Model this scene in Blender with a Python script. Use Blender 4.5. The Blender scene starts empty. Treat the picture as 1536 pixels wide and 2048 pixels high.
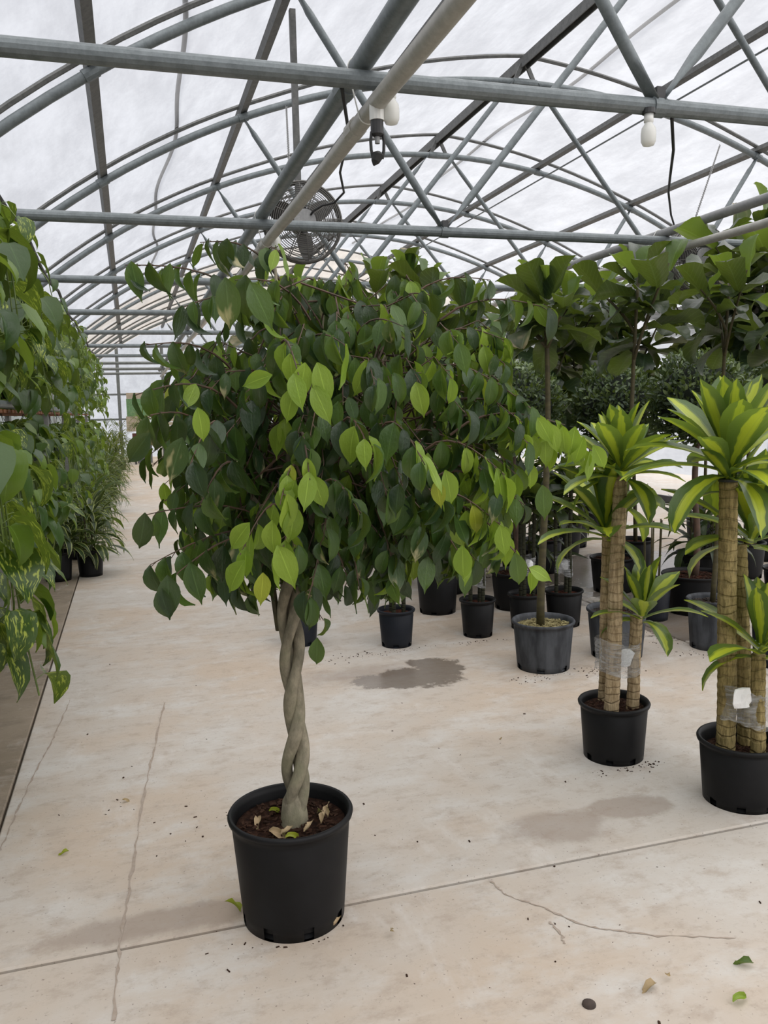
import bpy, math, random
import numpy as np
from mathutils import Vector, Matrix

S = bpy.context.scene
COL = S.collection
random.seed(7); rng = np.random.default_rng(7)
PI = math.pi
# ------------------------------------------------------------------ camera
FPX, CAMH = 1676.0, 1.6
ROT = np.array([[0.95692892, 0.05674424, -0.28472291],
                [-0.28940126, 0.10838361, -0.951052],
                [-0.02310743, 0.99248833, 0.12013727]])
cam = bpy.data.cameras.new('camera'); cam_o = bpy.data.objects.new('camera', cam); COL.objects.link(cam_o)
cam.sensor_fit = 'VERTICAL'; cam.sensor_height = 24.0; cam.lens = FPX / 2048 * 24.0
cam.clip_start = 0.05; cam.clip_end = 300
cam_o.matrix_world = Matrix.Translation((0, 0, CAMH)) @ Matrix(ROT.tolist()).to_4x4()
S.camera = cam_o
# ------------------------------------------------------------------ light
world = bpy.data.worlds.new('overcast_sky'); S.world = world; world.use_nodes = True
bg = world.node_tree.nodes['Background']
bg.inputs[0].default_value = (0.90, 0.93, 1.0, 1); bg.inputs[1].default_value = 0.62
sun = bpy.data.lights.new('sun', 'SUN'); sun.energy = 4.6; sun.angle = math.radians(120); sun.color = (1, 0.97, 0.92)
sun_o = bpy.data.objects.new('sun', sun); COL.objects.link(sun_o)
sun_o.rotation_euler = (math.radians(12), math.radians(22), 0)
vs = S.view_settings
vs.view_transform = 'Standard'; vs.look = 'None'; vs.exposure = 0.36; vs.gamma = 1.0; vs.use_curve_mapping = False
S.cycles.use_denoising = True
S.cycles.max_bounces = 6; S.cycles.diffuse_bounces = 3; S.cycles.glossy_bounces = 3; S.cycles.transparent_max_bounces = 10
S.cycles.sample_clamp_indirect = 4.0

# ------------------------------------------------------------------ helpers
def at(u, v, y):
    """pixel of the photograph at depth y -> point in the place"""
    d = ROT @ np.array([(u - 768) / FPX, (1024 - v) / FPX, -1.0])
    t = y / d[1]
    return Vector((t * d[0], y, CAMH + t * d[2]))
def ground(u, v):
    d = ROT @ np.array([(u - 768) / FPX, (1024 - v) / FPX, -1.0])
    t = -CAMH / d[2]
    return Vector((t * d[0], t * d[1], 0))
def uni(a, b): return random.uniform(a, b)

class MB:
    def __init__(s): s.v = []; s.f = []
    def add(s, vs_, fs_):
        o = len(s.v); s.v.extend([tuple(p) for p in vs_]); s.f.extend([tuple(i + o for i in f) for f in fs_]); return s
    def box(s, c, size, rot=None):
        hx, hy, hz = size[0] / 2, size[1] / 2, size[2] / 2
        P = [Vector((x, y, z)) for x in (-hx, hx) for y in (-hy, hy) for z in (-hz, hz)]
        if rot is not None: P = [rot @ p for p in P]
        c = Vector(c)
        return s.add([c + p for p in P], [(0, 1, 3, 2), (4, 6, 7, 5), (0, 4, 5, 1), (2, 3, 7, 6), (0, 2, 6, 4), (1, 5, 7, 3)])
    def tube(s, pts, r, n=8, cap=True, flat=None):
        pts = [Vector(p) for p in pts]
        if len(pts) < 2: return s
        rs = r if isinstance(r, (list, tuple)) else [r] * len(pts)
        V = []; F = []
        up = None
        for i, p in enumerate(pts):
            t = (pts[min(i + 1, len(pts) - 1)] - pts[max(i - 1, 0)])
            if t.length < 1e-9: t = Vector((0, 0, 1))
            t.normalize()
            if up is None:
                up = t.cross(Vector((0, 0, 1)) if abs(t.z) < .95 else Vector((0, 1, 0))).normalized()
            a = (up - t * up.dot(t))
            if a.length < 1e-6: a = t.orthogonal()
            a.normalize(); up = a
            b = t.cross(a)
            for k in range(n):
                th = 2 * PI * k / n
                fa, fb = (1, 1) if flat is None else flat[i]
                V.append(p + a * math.cos(th) * rs[i] * fa + b * math.sin(th) * rs[i] * fb)
        for i in range(len(pts) - 1):
            for k in range(n):
                k2 = (k + 1) % n
                F.append((i * n + k, i * n + k2, (i + 1) * n + k2, (i + 1) * n + k))
        if cap:
            F.append(tuple(range(n - 1, -1, -1))); F.append(tuple(range((len(pts) - 1) * n, len(pts) * n)))
        return s.add(V, F)
    def lathe(s, prof, n=40, c=(0, 0, 0), skip=None, closed=False):
        V = []; F = []
        for (r, z) in prof:
            for k in range(n):
                th = 2 * PI * k / n
                V.append((c[0] + r * math.cos(th), c[1] + r * math.sin(th), c[2] + z))
        for i in range(len(prof) - 1):
            for k in range(n):
                if skip and skip(i, k): continue
                k2 = (k + 1) % n
                F.append((i * n + k, i * n + k2, (i + 1) * n + k2, (i + 1) * n + k))
        return s.add(V, F)
    def mesh(s, name, mat=None, smooth=False):
        m = bpy.data.meshes.new(name); m.from_pydata(s.v, [], s.f); m.update()
        if mat: m.materials.append(mat)
        if smooth:
            m.polygons.foreach_set('use_smooth', [True] * len(m.polygons))
        return m
    def obj(s, name, mat, parent=None, loc=None, smooth=False):
        return put(name, s.mesh(name, mat, smooth), parent, loc)

def put(name, mesh, parent=None, loc=None, mat4=None):
    o = bpy.data.objects.new(name, mesh); COL.objects.link(o)
    if parent is not None: o.parent = parent
    if mat4 is not None: o.matrix_basis = mat4
    elif loc is not None: o.location = loc
    return o
def tag(o, label, cat, group=None, kind=None):
    o['label'] = label
    if cat: o['category'] = cat
    if group: o['group'] = group
    if kind: o['kind'] = kind
    return o
def thing(name, label, cat, loc=(0, 0, 0), group=None):
    o = bpy.data.objects.new(name, None); COL.objects.link(o); o.location = loc; o.empty_display_size = .1
    return tag(o, label, cat, group)
def struct(name, label=None):
    o = bpy.data.objects.new(name, None); COL.objects.link(o); o['kind'] = 'structure'
    if label: o['label'] = label
    return o
def frame(p, d, n, s=(1, 1, 1)):
    d = Vector(d).normalized(); n = Vector(n)
    z = n - d * n.dot(d)
    if z.length < 1e-5: z = d.orthogonal()
    z.normalize(); y = z.cross(d)
    if isinstance(s, (int, float)): s = (s, s, s)
    M = Matrix(((d.x * s[0], y.x * s[1], z.x * s[2], p[0]), (d.y * s[0], y.y * s[1], z.y * s[2], p[1]),
                (d.z * s[0], y.z * s[1], z.z * s[2], p[2]), (0, 0, 0, 1)))
    return M

# ------------------------------------------------------------------ materials
class NT:
    def __init__(s, name):
        s.m = bpy.data.materials.new(name); s.m.use_nodes = True; s.t = s.m.node_tree; s.t.nodes.clear()
        s.out = s.t.nodes.new('ShaderNodeOutputMaterial')
    def n(s, typ, props=None, **inp):
        nd = s.t.nodes.new(typ)
        for k, v in (props or {}).items(): setattr(nd, k, v)
        for k, v in inp.items():
            key = int(k[1:]) if k[0] == 'i' and k[1:].isdigit() else k.replace('_', ' ')
            s.set(nd.inputs[key], v)
        return nd
    def set(s, sock, v):
        if isinstance(v, bpy.types.NodeSocket): s.t.links.new(v, sock)
        elif isinstance(v, bpy.types.Node): s.t.links.new(v.outputs[0], sock)
        else:
            if sock.type == 'RGBA' and len(v) == 3: v = (*v, 1)
            sock.default_value = v
    def math(s, op, a, b=0.0, c=None, clamp=False):
        nd = s.t.nodes.new('ShaderNodeMath'); nd.operation = op; nd.use_clamp = clamp
        s.set(nd.inputs[0], a); s.set(nd.inputs[1], b)
        if c is not None: s.set(nd.inputs[2], c)
        return nd.outputs[0]
    def mix(s, f, a, b, mode='MIX'):
        nd = s.t.nodes.new('ShaderNodeMix'); nd.data_type = 'RGBA'; nd.blend_type = mode
        s.set(nd.inputs[0], f); s.set(nd.inputs[6], a); s.set(nd.inputs[7], b)
        return nd.outputs[2]
    def step(s, x, lo, hi):
        nd = s.t.nodes.new('ShaderNodeMapRange'); nd.interpolation_type = 'SMOOTHSTEP'
        s.set(nd.inputs[0], x); nd.inputs[1].default_value = lo; nd.inputs[2].default_value = hi
        return nd.outputs[0]
    def noise(s, vec, scale, detail=4, rough=.55):
        nd = s.t.nodes.new('ShaderNodeTexNoise')
        if vec is not None: s.set(nd.inputs['Vector'], vec)
        nd.inputs['Scale'].default_value = scale; nd.inputs['Detail'].default_value = detail; nd.inputs['Roughness'].default_value = rough
        return nd.outputs[0]
    def bump(s, h, strength=.3, dist=.01):
        nd = s.t.nodes.new('ShaderNodeBump'); nd.inputs['Strength'].default_value = strength; nd.inputs['Distance'].default_value = dist
        s.set(nd.inputs['Height'], h); return nd.outputs[0]
    def prin(s, col, rough=.5, spec=.5, metal=0., normal=None):
        nd = s.t.nodes.new('ShaderNodeBsdfPrincipled')
        s.set(nd.inputs['Base Color'], col); s.set(nd.inputs['Roughness'], rough)
        nd.inputs['Specular IOR Level'].default_value = spec; nd.inputs['Metallic'].default_value = metal
        if normal is not None: s.set(nd.inputs['Normal'], normal)
        return nd.outputs[0]
    def done(s, sh):
        s.t.links.new(sh, s.out.inputs[0]); return s.m

def obj_coord(N, scale=(1, 1, 1)):
    tc = N.n('ShaderNodeTexCoord')
    mp = N.n('ShaderNodeMapping', Vector=tc.outputs['Object'], Scale=scale)
    return mp.outputs[0]
def pos_coord(N, scale=(1, 1, 1)):
    g = N.n('ShaderNodeNewGeometry')
    mp = N.n('ShaderNodeMapping', Vector=g.outputs['Position'], Scale=scale)
    return mp.outputs[0]

def simple(name, c1, c2=None, rough=.5, scale=8, spec=.5, metal=0., bump=0., stretch=(1, 1, 1), detail=5):
    N = NT(name)
    c2 = c2 or tuple(min(1, x * .75) for x in c1)
    v = obj_coord(N, stretch); nz = N.noise(v, scale, detail)
    f = N.step(nz, .3, .7)
    nrm = N.bump(nz, bump, .02) if bump else None
    return N.done(N.prin(N.mix(f, c1, c2), rough, spec, metal, nrm))

def leaf_mat(name, c1, c2, trans=.25, rough=.38, rib=.35, pattern=None, pc=(.5, .5, .05), pc2=None, spec=.45):
    N = NT(name)
    oi = N.n('ShaderNodeObjectInfo'); ge = N.n('ShaderNodeNewGeometry')
    rnd = N.math('FRACT', N.math('ADD', N.math('MULTIPLY', oi.outputs['Random'], 7.31), N.math('MULTIPLY', ge.outputs['Random Per Island'], 5.77)))
    uv = N.n('ShaderNodeUVMap', {'uv_map': 'UVMap'})
    sp = N.n('ShaderNodeSeparateXYZ', Vector=uv.outputs[0])
    u, v = sp.outputs[0], sp.outputs[1]
    av = N.math('MULTIPLY', N.math('ABSOLUTE', N.math('SUBTRACT', v, .5)), 2.0)
    col = N.mix(rnd, c1, c2)
    cmb = N.n('ShaderNodeCombineXYZ', X=u, Y=v, Z=N.math('MULTIPLY', rnd, 37.0))
    if pattern == 'stripe':
        w = N.noise(N.n('ShaderNodeMapping', Vector=cmb.outputs[0], Scale=(1.5, 14, 1)).outputs[0], 1.5, 2)
        a = N.math('ADD', av, N.math('MULTIPLY', N.math('SUBTRACT', w, .5), .5))
        col = N.mix(N.math('SUBTRACT', 1.0, N.step(a, .26, .48)), col, pc)
        col = N.mix(N.math('MULTIPLY', N.math('SUBTRACT', 1.0, N.step(av, .02, .06)), .6), col, pc2 or c2)
    elif pattern == 'edge':
        w = N.noise(cmb.outputs[0], 6, 2)
        a = N.math('ADD', av, N.math('MULTIPLY', N.math('SUBTRACT', w, .5), .35))
        col = N.mix(N.step(a, .62, .8), col, pc)
    elif pattern == 'variegated':
        w = N.noise(N.n('ShaderNodeMapping', Vector=cmb.outputs[0], Scale=(2.2, 5, 1)).outputs[0], 2.6, 3)
        col = N.mix(N.step(w, .53, .63), col, pc)
    elif pattern == 'scar':
        w = N.noise(N.n('ShaderNodeMapping', Vector=cmb.outputs[0], Scale=(1.3, 1.6, 1)).outputs[0], 1.6, 2)
        col = N.mix(N.math('MULTIPLY', N.step(N.math('ADD', N.math('MULTIPLY', w, .8), N.math('MULTIPLY', u, .35)), .60, .80), .75), col, pc)
    elif pattern == 'veins':
        a = N.math('ADD', N.math('MULTIPLY', u, 9.0), N.math('MULTIPLY', av, -2.2))
        sv = N.math('ABSOLUTE', N.math('SUBTRACT', N.math('FRACT', a), .5))
        col = N.mix(N.math('MULTIPLY', N.math('SUBTRACT', 1.0, N.step(sv, .02, .10)), .55), col, pc)
    if rib:
        col = N.mix(N.math('MULTIPLY', N.math('SUBTRACT', 1.0, N.step(av, .02, .07)), rib), col, tuple(min(1, x * 2.2 + .03) for x in c2))
    nz = N.noise(cmb.outputs[0], 9, 2)
    nrm = N.bump(nz, .18, .01)
    p = N.prin(col, rough, spec, 0, nrm)
    tr = N.n('ShaderNodeBsdfTranslucent', Color=N.mix(.55, col, (.55, .75, .08), 'MIX'))
    ms = N.n('ShaderNodeMixShader', i0=trans, i1=p, i2=tr.outputs[0])
    return N.done(ms.outputs[0])

# galvanised steel, purlins
def steel(name, c, c2, rough=.5, metal=.25):
    N = NT(name); v = pos_coord(N, (3, 3, 3)); nz = N.noise(v, 5, 6, .7); n2 = N.noise(pos_coord(N, (1, 1, 1)), 60, 2)
    f = N.math('ADD', N.math('MULTIPLY', N.step(nz, .3, .7), .75), N.math('MULTIPLY', n2, .25))
    return N.done(N.prin(N.mix(f, c, c2), rough, .5, metal))
M_GALV = steel('galvanised_steel', (.19, .215, .222), (.115, .132, .138))
M_PURLIN = steel('weathered_purlin', (.15, .15, .145), (.075, .078, .075), .6, .15)
M_WHITEPIPE = steel('white_pvc', (.46, .445, .41), (.34, .325, .295), .45, 0)
M_PIPE2 = steel('pale_grey_pipe', (.30, .30, .295), (.20, .20, .20), .5, .1)
M_BLACKP = simple('black_nursery_plastic', (.0045, .0045, .005), (.008, .008, .009), .5, 6, .22)
M_BLACKP2 = simple('blue_black_nursery_plastic', (.005, .007, .012), (.010, .012, .018), .5, 6, .25)
M_GREYP = simple('weathered_grey_plastic', (.075, .08, .09), (.02, .022, .026), .6, 7, .25, stretch=(2, 2, .5))
M_GREENP = simple('dark_green_basket_plastic', (.010, .022, .020), (.016, .030, .028), .5, 6, .4)
M_SOIL = simple('peat_soil', (.045, .022, .014), (.016, .008, .006), .95, 60, .1, bump=1.0)
M_BARK = simple('red_bark_mulch', (.10, .035, .022), (.03, .014, .010), .9, 50, .1, bump=1.0)
M_CHIPY = simple('pale_seed_chip', (.34, .30, .15), (.16, .13, .06), .85, 30, .2)
M_CHIPB = simple('brown_bark_chip', (.055, .028, .018), (.022, .012, .008), .9, 30, .1)
M_CHIPD = simple('dark_chip', (.06, .05, .042), (.025, .02, .018), .9, 30, .2)
M_DARK = simple('dark_metal', (.02, .02, .022), (.035, .035, .035), .5)
M_BLACKCABLE = simple('black_rubber', (.012, .012, .012), (.02, .02, .02), .6)
M_WHITE = simple('white_plastic', (.75, .75, .72), (.68, .68, .65), .35)
M_WOOD = simple('orange_brown_timber', (.28, .11, .05), (.14, .06, .03), .7, 12, .3, stretch=(8, 1, 8))
M_CHALK = simple('tan_siding', (.42, .37, .30), (.34, .30, .25), .7)
M_TWIG = simple('reddish_twig', (.10, .055, .035), (.055, .035, .022), .7, 20)
M_STEMG = simple('green_brown_stem', (.075, .065, .028), (.045, .038, .02), .6, 14, .3, stretch=(1, 1, 3))

def bark_mat():
    N = NT('grey_green_fig_bark'); v = obj_coord(N, (1, 1, .45)); a = N.noise(v, 30, 6, .7); b = N.noise(obj_coord(N), 7, 3)
    c = N.mix(N.step(a, .3, .7), (.29, .255, .185), (.135, .12, .085)); c = N.mix(N.math('MULTIPLY', N.step(b, .45, .7), .6), c, (.20, .20, .12))
    return N.done(N.prin(c, .75, .3, 0, N.bump(a, .6, .01)))
M_FBARK = bark_mat()
def cane_mat(name, c1, c2, ring):
    N = NT(name); v = obj_coord(N, (1, 1, .16)); a = N.noise(v, 85, 5, .75)
    tc = N.n('ShaderNodeTexCoord'); z = N.n('ShaderNodeSeparateXYZ', Vector=tc.outputs['Object']).outputs[2]
    wob = N.math('MULTIPLY', N.noise(obj_coord(N), 9, 2), 1.6)
    fr = N.math('FRACT', N.math('ADD', N.math('MULTIPLY', z, ring), wob))
    rg = N.math('SUBTRACT', 1.0, N.step(N.math('ABSOLUTE', N.math('SUBTRACT', fr, .5)), .04, .16))
    c = N.mix(N.step(a, .40, .62), c1, c2); c = N.mix(N.math('MULTIPLY', rg, N.math('MULTIPLY', N.noise(obj_coord(N), 25, 2), .34)), c, tuple(x * .5 for x in c2))
    h = N.math('SUBTRACT', a, rg)
    return N.done(N.prin(c, .75, .25, 0, N.bump(h, .7, .01)))
M_CANE = cane_mat('tan_dracaena_cane', (.50, .385, .235), (.27, .195, .105), 28)
M_CANEG = cane_mat('mossy_dracaena_cane', (.36, .28, .12), (.17, .13, .05), 24)
M_CANED = cane_mat('dark_green_ringed_cane', (.035, .035, .018), (.02, .022, .012), 30)

def wrap_mat():
    N = NT('stretch_film'); v = obj_coord(N, (1, 1, 6)); a = N.noise(v, 16, 5, .7); b = N.noise(obj_coord(N, (1, 1, 2.5)), 9, 2)
    g = N.prin((.85, .86, .88), .22, .7, 0, N.bump(a, 1.0, .03))
    t = N.n('ShaderNodeBsdfTransparent', Color=(.95, .96, .97))
    f = N.math('ADD', .22, N.math('MULTIPLY', N.math('MULTIPLY', N.step(a, .42, .66), N.step(b, .3, .65)), .55))
    ms = N.n('ShaderNodeMixShader', i0=f, i1=t.outputs[0], i2=g)
    return N.done(ms.outputs[0])
M_WRAP = wrap_mat()
M_FOAM = simple('white_foam_pad', (.80, .80, .80), (.70, .70, .70), .5, 20, bump=.3)

def film_mat(name, tint, trans):
    N = NT(name); v = pos_coord(N, (1.2, .35, 1.2)); a = N.noise(v, 2.2, 6, .65); b = N.noise(pos_coord(N, (1, 1, 1)), 16, 3, .6)
    f = N.math('ADD', N.math('MULTIPLY', N.step(a, .3, .72), .7), N.math('MULTIPLY', b, .3))
    c = N.mix(f, tuple(x * .66 for x in tint), tint)
    tl = N.n('ShaderNodeBsdfTranslucent', Color=c); tp = N.n('ShaderNodeBsdfTransparent', Color=N.mix(f, tuple(x * .80 for x in tint), tint))
    ms = N.n('ShaderNodeMixShader', i0=trans, i1=tl.outputs[0], i2=tp.outputs[0])
    gl = N.n('ShaderNodeBsdfGlossy', Color=(.8, .8, .8), Roughness=.25)
    m2 = N.n('ShaderNodeMixShader', i0=.04, i1=ms.outputs[0], i2=gl.outputs[0])
    return N.done(m2.outputs[0])
M_FILM = film_mat('milky_poly_film', (.93, .93, .95), .78)
M_FILMB = film_mat('yellowed_poly_film', (.84, .77, .69), .70)
M_WALLF = film_mat('white_wall_sheet', (.98, .98, .985), .75)
M_WALLG = film_mat('dull_green_wall_sheet', (.50, .53, .50), .25)

def concrete(name, ca, cb, cc, wet=True):
    N = NT(name); P = pos_coord(N)
    big = N.noise(P, .55, 5, .6); mid = N.noise(pos_coord(N, (1, 1.6, 1)), 2.1, 7, .68); fine = N.noise(P, 38, 5, .7); streak = N.noise(pos_coord(N, (.5, 5, 1)), 1.6, 5, .7)
    c = N.mix(N.step(big, .38, .62), ca, cb)
    c = N.mix(N.math('MULTIPLY', N.step(mid, .45, .68), .75), c, cc)
    c = N.mix(N.math('MULTIPLY', N.step(streak, .55, .75), .30), c, (.62, .58, .53))
    c = N.mix(N.math('MULTIPLY', N.step(fine, .55, .74), .38), c, (.22, .175, .14))
    gr = N.noise(pos_coord(N, (1, 1.5, 1)), 7.5, 7, .72); c = N.mix(N.math('MULTIPLY', N.step(gr, .48, .68), .55), c, (.34, .275, .22))
    g2 = N.noise(pos_coord(N, (1.3, .6, 1)), 3.3, 5, .7); c = N.mix(N.math('MULTIPLY', N.step(g2, .55, .72), .45), c, (.60, .575, .545))
    sp = N.noise(P, 90, 2, .5)
    c = N.mix(N.math('MULTIPLY', N.step(sp, .68, .74), .6), c, (.10, .075, .06))
    rough = .72
    if wet:
        g = N.n('ShaderNodeSeparateXYZ', Vector=P); x, y = g.outputs[0], g.outputs[1]
        wob = N.math('MULTIPLY', N.math('SUBTRACT', N.noise(P, 4.2, 6, .68), .5), 2.2)
        def blob(cx, cy, rx, ry, soft=.12):
            dx = N.math('DIVIDE', N.math('SUBTRACT', x, cx), rx); dy = N.math('DIVIDE', N.math('SUBTRACT', y, cy), ry)
            d = N.math('SQRT', N.math('ADD', N.math('MULTIPLY', dx, dx), N.math('MULTIPLY', dy, dy)))
            return N.math('SUBTRACT', 1.0, N.step(N.math('ADD', d, wob), 1 - soft, 1 + soft))
        wetm = None
        for b in [(1.50, 4.64, .30, .20), (1.76, 4.80, .16, .20), (4.5, 7.2, 1.3, .8), (3.75, 5.0, .35, .5), (4.4, 6.0, .9, .5), (3.1, 8.2, .6, .5)]:
            w = blob(*b); wetm = w if wetm is None else N.math('MAXIMUM', wetm, w)
        st = None
        for b in [(1.50, 2.74, .20, .12, .35), (1.84, 2.78, .16, .10, .25), (1.25, 4.82, .36, .13, .7), (.02, 2.60, .38, .07, .3)]:
            w = blob(*b); st = w if st is None else N.math('MAXIMUM', st, w)
        c = N.mix(N.math('MULTIPLY', st, .60), c, (.26, .205, .165))
        c = N.mix(N.math('MULTIPLY', wetm, .72), c, (.115, .09, .07))
        rough = N.math('SUBTRACT', .72, N.math('MULTIPLY', wetm, .62))
    return N.done(N.prin(c, rough, .4, 0, N.bump(fine, .12, .01)))
M_CONC = concrete('worn_beige_concrete', (.47, .43, .385), (.47, .385, .305), (.53, .51, .48))
M_CONC2 = concrete('dirty_grey_concrete', (.22, .175, .125), (.29, .235, .175), (.16, .13, .095), wet=False)
M_JOINT = simple('dark_joint_dirt', (.07, .05, .04), (.04, .03, .025), .95, 30)
M_CRACK = simple('brown_crack_dirt', (.30, .24, .19), (.36, .30, .25), .95, 40)

# foliage palette
LM = {
 'fig_dark': leaf_mat('fig_leaf_dark', (0.01, 0.026, 0.009), (0.02, 0.046, 0.014), 0.12, .34),
 'fig_mid': leaf_mat('fig_leaf_green', (0.028, 0.066, 0.016), (0.058, 0.112, 0.022), 0.22, .36),
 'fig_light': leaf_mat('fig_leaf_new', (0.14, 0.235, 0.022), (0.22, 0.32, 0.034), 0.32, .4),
 'fig_scar': leaf_mat('fig_leaf_scarred', (0.018, 0.045, 0.014), (0.035, 0.07, 0.02), 0.15, .4, pattern='scar', pc=(.46, .40, .22)),
 'fig_yellow': leaf_mat('fig_leaf_yellow', (0.26, 0.3, 0.02), (0.3, 0.33, 0.03), 0.3, .45),
 'drac': leaf_mat('striped_dracaena_leaf', (0.034, 0.078, 0.018), (0.055, 0.11, 0.025), 0.25, .33, 0, 'stripe', (.40, .46, .03), (.34, .40, .035)),
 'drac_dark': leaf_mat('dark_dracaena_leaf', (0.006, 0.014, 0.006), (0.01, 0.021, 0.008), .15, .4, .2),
 'fiddle': leaf_mat('fiddle_leaf_mature', (0.0075, 0.017, 0.0065), (0.014, 0.029, 0.01), 0.14, .36, .5, 'veins', (.06, .10, .04)),
 'fiddle_new': leaf_mat('fiddle_leaf_young', (0.04, 0.085, 0.014), (0.068, 0.125, 0.022), 0.26, .38, .4, 'veins', (.05, .11, .02)),
 'fiddle_scar': leaf_mat('fiddle_leaf_scorched', (0.024, 0.036, 0.018), (0.036, 0.048, 0.024), .2, .5, .6, 'scar', (.32, .25, .16)),
 'pothos': leaf_mat('pothos_leaf', (0.016, 0.046, 0.008), (0.036, 0.08, 0.012), 0.16, .34, .3),
 'pothos_var': leaf_mat('variegated_pothos_leaf', (0.02, 0.055, 0.009), (0.04, 0.085, 0.013), 0.2, .34, .3, 'variegated', (.38, .44, .07)),
 'pothos_light': leaf_mat('bright_pothos_leaf', (0.075, 0.14, 0.014), (0.11, 0.18, 0.02), 0.26, .36, .3),
 'edge': leaf_mat('cream_edged_leaf', (0.01, 0.026, 0.009), (0.02, 0.045, 0.014), 0.18, .38, .2, 'edge', (.30, .33, .12)),
 'grass': leaf_mat('green_strap_leaf', (0.016, 0.036, 0.009), (0.032, 0.06, 0.014), 0.2, .45, .2),
 'grassy': leaf_mat('yellowing_strap_leaf', (0.072, 0.084, 0.018), (0.12, 0.12, 0.03), .25, .45, .2),
 'box': leaf_mat('small_topiary_leaf', (0.018, 0.036, 0.015), (0.042, 0.07, 0.03), 0.12, .38, 0),
 'box_tip': leaf_mat('topiary_tip_leaf', (0.11, 0.155, 0.075), (0.16, 0.21, 0.1), 0.15, .4, 0),  # highlight on the ball tops, put into a paler leaf colour
 'dry': leaf_mat('dry_leaf', (0.36, 0.26, 0.15), (0.44, 0.33, 0.2), 0.1, .8, .2),
}
# ------------------------------------------------------------------ leaf templates
def leaf_tpl(L, W, prof, nx=7, pts=3, fold=.15, bend=.5, wave=0., wf=2.0, twist=0., tip=1):
    """returns verts(n,3), faces, uvs(n,2); x along the leaf, z its upper side"""
    ts = np.linspace(0, 1, nx) if tip == 1 else 1 - (1 - np.linspace(0, 1, nx)) ** tip; pt, pw = zip(*prof)
    V = []; U = []; x = z = 0.; px = 0.
    vv = np.linspace(-1, 1, pts)
    for i, t in enumerate(ts):
        if i:
            a = bend * (ts[i - 1] + t) / 2
            dt = (t - ts[i - 1]) * L; x += dt * math.cos(a); z -= dt * math.sin(a)
        w = float(np.interp(t, pt, pw)) * W / 2
        a = bend * t
        tw = twist * t
        for k in vv:
            off = fold * abs(k) * w + wave * W * math.sin(wf * PI * 2 * t + (1.3 if k > 0 else 0)) * k * k
            yy = k * w * math.cos(fold * .7)
            yy, off = yy * math.cos(tw) - off * math.sin(tw), yy * math.sin(tw) + off * math.cos(tw)
            V.append((x + off * math.sin(a), yy, z + off * math.cos(a)))
            U.append((t, .5 + .5 * k))
    F = []
    for i in range(nx - 1):
        for k in range(pts - 1):
            F.append((i * pts + k, (i + 1) * pts + k, (i + 1) * pts + k + 1, i * pts + k + 1))
    return np.array(V), F, np.array(U)
P_FIG = [(0, .05), (.06, .35), (.2, .82), (.4, 1), (.6, .86), (.76, .5), (.86, .17), (.93, .07), (1, .01)]
P_POT = [(0, .35), (.06, .75), (.2, 1), (.4, .95), (.65, .66), (.85, .28), (1, .01)]
P_STRAP = [(0, .32), (.12, .36), (.35, .75), (.58, 1), (.78, .84), (.92, .42), (1, .02)]
P_GRASS = [(0, .5), (.3, 1), (.7, .8), (1, .02)]
P_FID = [(0, .30), (.10, .58), (.28, .74), (.42, .70), (.58, .90), (.72, 1), (.87, .84), (.96, .52), (1, .08)]
P_OVAL = [(0, .1), (.2, .75), (.45, 1), (.7, .75), (1, .02)]
TPL = {}
for i in range(3): TPL['fig%d' % i] = leaf_tpl(.098, .050, P_FIG, 9, 3, (.2, .45, .75)[i], (.35, .8, 1.3)[i], .07, 1.2)
for i in range(3): TPL['pot%d' % i] = leaf_tpl(.125, .092, P_POT, 7, 3, (.15, .35, .5)[i], (.4, .9, 1.3)[i], .03, 1.5)
for i in range(4): TPL['strap%d' % i] = leaf_tpl(.34, .112, P_STRAP, 8, 3, (.45, .35, .3, .4)[i], (.10, .40, .85, 1.5)[i], .03, 1.4)
for i in range(3): TPL['grass%d' % i] = leaf_tpl(.34, .026, P_GRASS, 6, 3, .4, (.6, 1.4, 2.2)[i])
for i in range(3): TPL['bushleaf%d' % i] = leaf_tpl(.24, .062, P_OVAL, 7, 3, .25, (.5, 1.2, 1.9)[i], .03, 2)
for i in range(3): TPL['fid%d' % i] = leaf_tpl(.35, .215, P_FID, 7, 5, (.45, .3, .5)[i], (.35, .8, 1.3)[i], .085, 1.6, (.3, -.4, .5)[i], 1.7)
TPL['tiny0'] = leaf_tpl(.045, .02, P_OVAL, 4, 3, .3, .3)
TPL['tiny1'] = leaf_tpl(.040, .019, P_OVAL, 4, 3, .5, .7)
TPL['dry0'] = leaf_tpl(.09, .045, P_FIG, 7, 5, .9, 1.2, .15, 1.4, 1.1)
TPL['dry1'] = leaf_tpl(.08, .038, P_FIG, 7, 5, 1.2, -1.0, .18, 1.8, -1.4)
_mesh_cache = {}
def leaf_mesh(tpl, mat):
    key = (tpl, mat)
    if key not in _mesh_cache:
        V, F, U = TPL[tpl]
        m = bpy.data.meshes.new('leaf_' + tpl + '_' + mat); m.from_pydata(V.tolist(), [], F)
        uvl = m.uv_layers.new(name='UVMap'); idx = np.zeros(len(m.loops), dtype=np.int32); m.loops.foreach_get('vertex_index', idx)
        uvl.data.foreach_set('uv', U[idx].ravel()); m.polygons.foreach_set('use_smooth', [True] * len(m.polygons))
        m.materials.append(LM[mat]); m.update(); _mesh_cache[key] = m
    return _mesh_cache[key]
PENDING = []        # leaves wait here until every stem, pot, pipe and rail stands, then grow clear of them
def add_leaf(parent, tpl, mat, M, name='leaf'):
    PENDING.append([parent, None, tpl, mat, M.copy()])
def later_leaves(name, items, parent):
    for t, m, M in items: PENDING.append([parent, name, t, m, M.copy()])
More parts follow.
